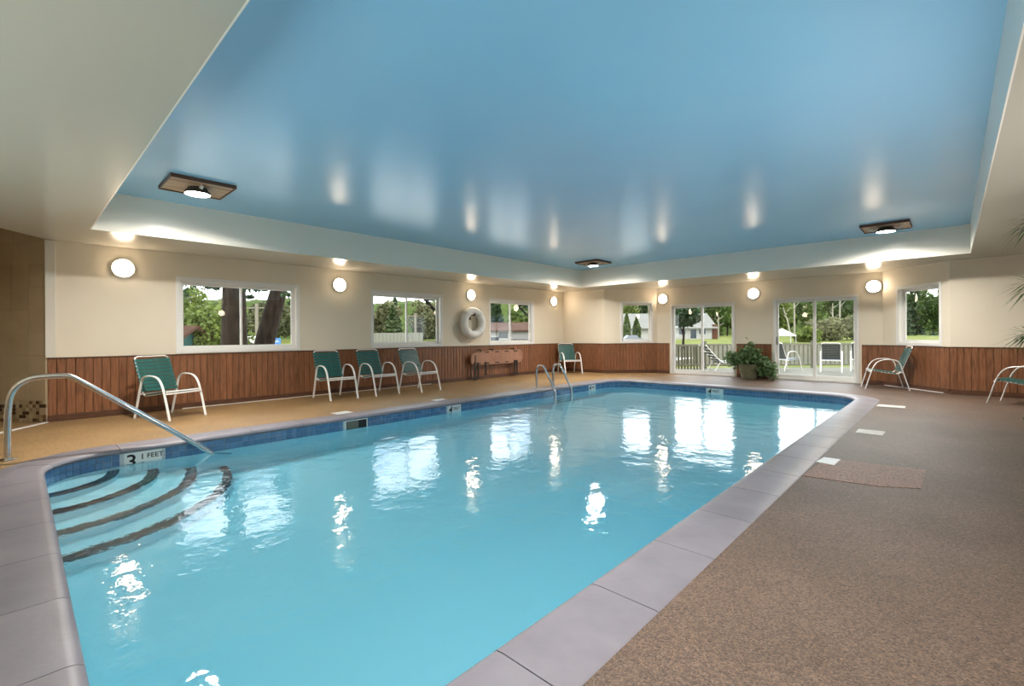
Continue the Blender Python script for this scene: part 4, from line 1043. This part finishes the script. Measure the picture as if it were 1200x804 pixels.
for t, hh, lab in ((60, 5.2, 'front row of'), (68, 6.6, 'middle row of'), (76, 8.0, 'back row of')):
    x = 190 + rg.uniform(0, 20)
    while x < 655:
        k = rg.choice(['mid', 'olive', 'olive', 'dark']) if x < 545 else rg.choice(['mid', 'dark', 'lime']); i += 1
        forest(k, t + rg.uniform(-1, 1), x, hh * rg.uniform(.85, 1.03), 2.4, '%s tree in the %s the hillside wood past the left windows' % (KN[k], lab), 'hillside wood past the left windows, %s, %s' % (lab[:-3], k), i)
        x += 5.8 / t * FPX * rg.uniform(.86, 1.0)

def ridge(name, label, t, x0, x1, h, seed):
    r = random.Random(seed); q = MB(); n = 60; vs = []
    ph = [r.uniform(0, 6) for _ in range(4)]
    for i_ in range(n + 1):
        x = x0 + (x1 - x0) * i_ / n; hh = h * (1 + .05 * sin(x * .021 + ph[0]) + .03 * sin(x * .09 + ph[1]) + .02 * sin(x * .31 + ph[2]) + r.uniform(-.02, .02))
        for tt_, zz in ((t, -1), (t + 6, hh * .55), (t + 10, hh * .9), (t + 14, hh), (t + 60, hh * .9)): p = gnd(tt_, x); vs.append((p.x, p.y, zz))
    q.add(vs, [(i_ * 5 + j, i_ * 5 + 5 + j, i_ * 5 + 6 + j, i_ * 5 + 1 + j) for i_ in range(n) for j in range(4)])
    return tag(build(name, q, M['hill'], recalc=False), label, 'hill', kind='structure')
ridge('hill', 'wooded hillside rising behind the trees at left', 84, 120, 690, 8.6, 3)
ridge('hill', 'dark wooded rise behind the lawn at the back', 112, 660, 1260, 11.5, 4)

# big maple with two trunks by the nearest left window
def trunk(name, label, p, top, r0, r1, fork=None):
    t = thing(name, label, 'tree', (p.x, p.y, -.15))
    q = MB(); q.tube(smooth_path([(p.x, p.y, -.3), (p.x + (top.x - p.x) * .35, p.y + (top.y - p.y) * .35, top.z * .35), tuple(p.lerp(top, .7)), tuple(top)], 4), [r0 * 1.15 - (r0 * 1.15 - r1) * i / 12 for i in range(13)], 14)
    build('trunk', q, M['bark'], t, True)
    return t
p = gnd(13.5, 270); tt = at(13.5, 272, 250); t1 = trunk('maple_tree', 'thick upright dark maple trunk outside the nearest left window', p, tt, .235, .19)
p = gnd(14.5, 299); tt = at(14.2, 338, 300); t2 = trunk('leaning_maple', 'thick dark maple trunk leaning right outside the nearest left window', p, tt, .27, .20)
p = gnd(15.5, 286); tt = at(15.5, 280, 250); t3 = trunk('slim_maple', 'slim dark trunk between the two thick maple trunks', p, tt, .12, .10)
rng = np.random.default_rng(12)
def crown_box(n):   # hanging leaf sprays across the top of the near window
    out = []
    c = [(at(13.2, x, y), r) for x, y, r in ((222, 331, .30), (236, 333, .24), (246, 336, .16), (254, 337, .10), (290, 337, .16), (300, 339, .12), (311, 339, .12), (293, 348, .08), (336, 346, .14), (343, 356, .13), (212, 345, .25), (232, 322, .4), (300, 322, .4), (330, 325, .35))]
    k = rng.integers(0, len(c), n); r = np.array([q_[1] for q_ in c])[k][:, None]; ctr = np.array([tuple(q_[0]) for q_ in c])[k]
    o = rng.normal(size=(n, 3)); o *= r * .5; o[:, 2] *= .55; return ctr + o - np.array([[gnd(13.5, 270).x, gnd(13.5, 270).y, -.15]])
V, Fq = leaves(900, crown_box, .09, rng, 1.2); np_obj('foliage', V, Fq, M['leaf_dark'], t1, 'stuff')
for k_, (t, x, h, r, lb) in enumerate(((24.5, 218, 4.2, 1.7, 'bright green leafy shrub above the green shed'), (20.5, 244, 3.1, 1.2, 'bright green leafy shrub left of the thick maple trunk'), (27, 262, 3.0, 1.5, 'bright green leafy shrub behind the thick maple trunk'))):
    p = gnd(t, x); o = make_tree('leafy_shrub', lb, 'bush', 'leafy shrubs outside the nearest left window', h, r, M['leaf_lime'], 70 + k_, 3200, .13, 'round', -.2, tr=.06); o.location = (p.x, p.y, gz(p.x, p.y))
# utility poles
for t, x, h, lb in ((48, 301, 4.3, 'gray utility pole with crossarm between the maple trunks'), (60, 487, 3.6, 'gray utility pole outside the middle left window')):
    p = gnd(t, x); z0 = gz(p.x, p.y); u = thing('utility_pole', lb, 'pole', (p.x, p.y, z0), 'utility poles')
    q = MB(); q.tube([(p.x, p.y, z0 - .3), (p.x, p.y, z0 + h)], .17, 8); build('post', q, M['pole'], u, True)
    q = MB(); q.bar(p + RT * -1.1 + Vector((0, 0, z0 + h * .9 - p.z)), p + RT * 1.1 + Vector((0, 0, z0 + h * .9 - p.z)), .12, .12); build('crossarm', q, M['pole'], u)
# blue roadside sign and white camper
p = gnd(40, 322); z0 = gz(p.x, p.y); sg_ = thing('roadside_sign', 'blue roadside signboard right of the leaning maple', 'sign', (p.x, p.y, z0))
q = MB(); q.bar(p + RT * -.75 + Vector((0, 0, .75)), p + RT * .5 + Vector((0, 0, .75)), .06, .55); build('panel', q, M['sign_blue'], sg_)
q = MB(); q.bar(p + RT * -.6 - FW * .04 + Vector((0, 0, .75)), p + RT * .35 - FW * .04 + Vector((0, 0, .75)), .02, .12); build('stripe', q, M['canvas'], sg_)
for s_ in (-.65, .4):
    q = MB(); c = p + RT * s_; q.tube([(c.x, c.y, z0 - .1), (c.x, c.y, .5)], .05, 6); build('leg', q, M['pole'], sg_)
p = gnd(44, 290); z0 = gz(p.x, p.y); cp = thing('camper_trailer', 'pale camper trailer parked behind the maple trunks', 'trailer', (p.x, p.y, z0))
q = MB(); q.bar(p + RT * -1.4 + Vector((0, 0, z0 + .65)), p + RT * 1.4 + Vector((0, 0, z0 + .65)), 1.6, .75); build('body', q, M['canvas'], cp, bevel=.1)
for s_ in (-.8, .8):
    q = MB(); c = p + RT * s_ - FW * .75; q.tube([tuple(c + Vector((0, 0, z0 + .22)) - FW * .1), tuple(c + Vector((0, 0, z0 + .22)) + FW * .1)], .22, 12); build('wheel', q, M['black'], cp)
# gray fence outside the middle left window
f0, f1 = gnd(36, 436), gnd(36, 496); fn = thing('board_fence', 'gray board fence outside the middle left window', 'fence', (f0.x, f0.y, gz(f0.x, f0.y)))
nb = 14
for k in range(nb):
    a = f0.lerp(f1, k / nb); b = f0.lerp(f1, (k + .92) / nb); z0 = gz(a.x, a.y)
    q = MB(); q.bar(Vector((a.x, a.y, .75)), Vector((b.x, b.y, .75)), .03, 1.3); build('board', q, M['fence'], fn)
# parked car before the white house
p = gnd(47, 740.5); z0 = gz(p.x, p.y)
ca = thing('parked_car', 'pale car parked between the two narrow cedars', 'car', (p.x, p.y, z0))
q = MB(); prof_ = [(-.95, .22), (.95, .22), (.97, .5), (.55, .56), (.32, .82), (-.45, .82), (-.7, .56), (-.97, .5)]
vs = [p + RT * x + FW * d + Vector((0, 0, z0 + z)) for d in (-.6, .6) for x, z in prof_]
q.add(vs, [tuple(range(8)), tuple(reversed(range(8, 16)))] + [(i_, (i_ + 1) % 8, 8 + (i_ + 1) % 8, 8 + i_) for i_ in range(8)]); build('body', q, M['car'], ca, bevel=.03)
for s_ in (-.58, .58):
    for d in (-.58, .58):
        q = MB(); c = p + RT * s_ + FW * d; q.tube([tuple(c + Vector((0, 0, z0 + .2)) - FW * .07), tuple(c + Vector((0, 0, z0 + .2)) + FW * .07)], .2, 12); build('wheel', q, M['black'], ca)
# dark timber eave brackets outside the left wall
for y, lb in ((7.42, 'dark timber eave bracket outside the middle left window'), (10.99, 'dark timber eave bracket outside the far left wall window')):
    br = thing('eave_bracket', lb, 'bracket', (XL - TH - .06, y, 2.0), 'dark eave brackets')
    x0 = XL - TH - .06
    q = MB(); q.bar((x0, y, -.1), (x0, y, 2.3), .06, .06); build('post', q, M['eave'], br)
    q = MB(); q.bar((x0, y, 2.13), (x0 - .58, y, 2.13), .06, .06); build('arm', q, M['eave'], br)
    q = MB(); q.bar((x0, y, 1.74), (x0 - .5, y, 2.11), .05, .05); build('brace', q, M['eave'], br)
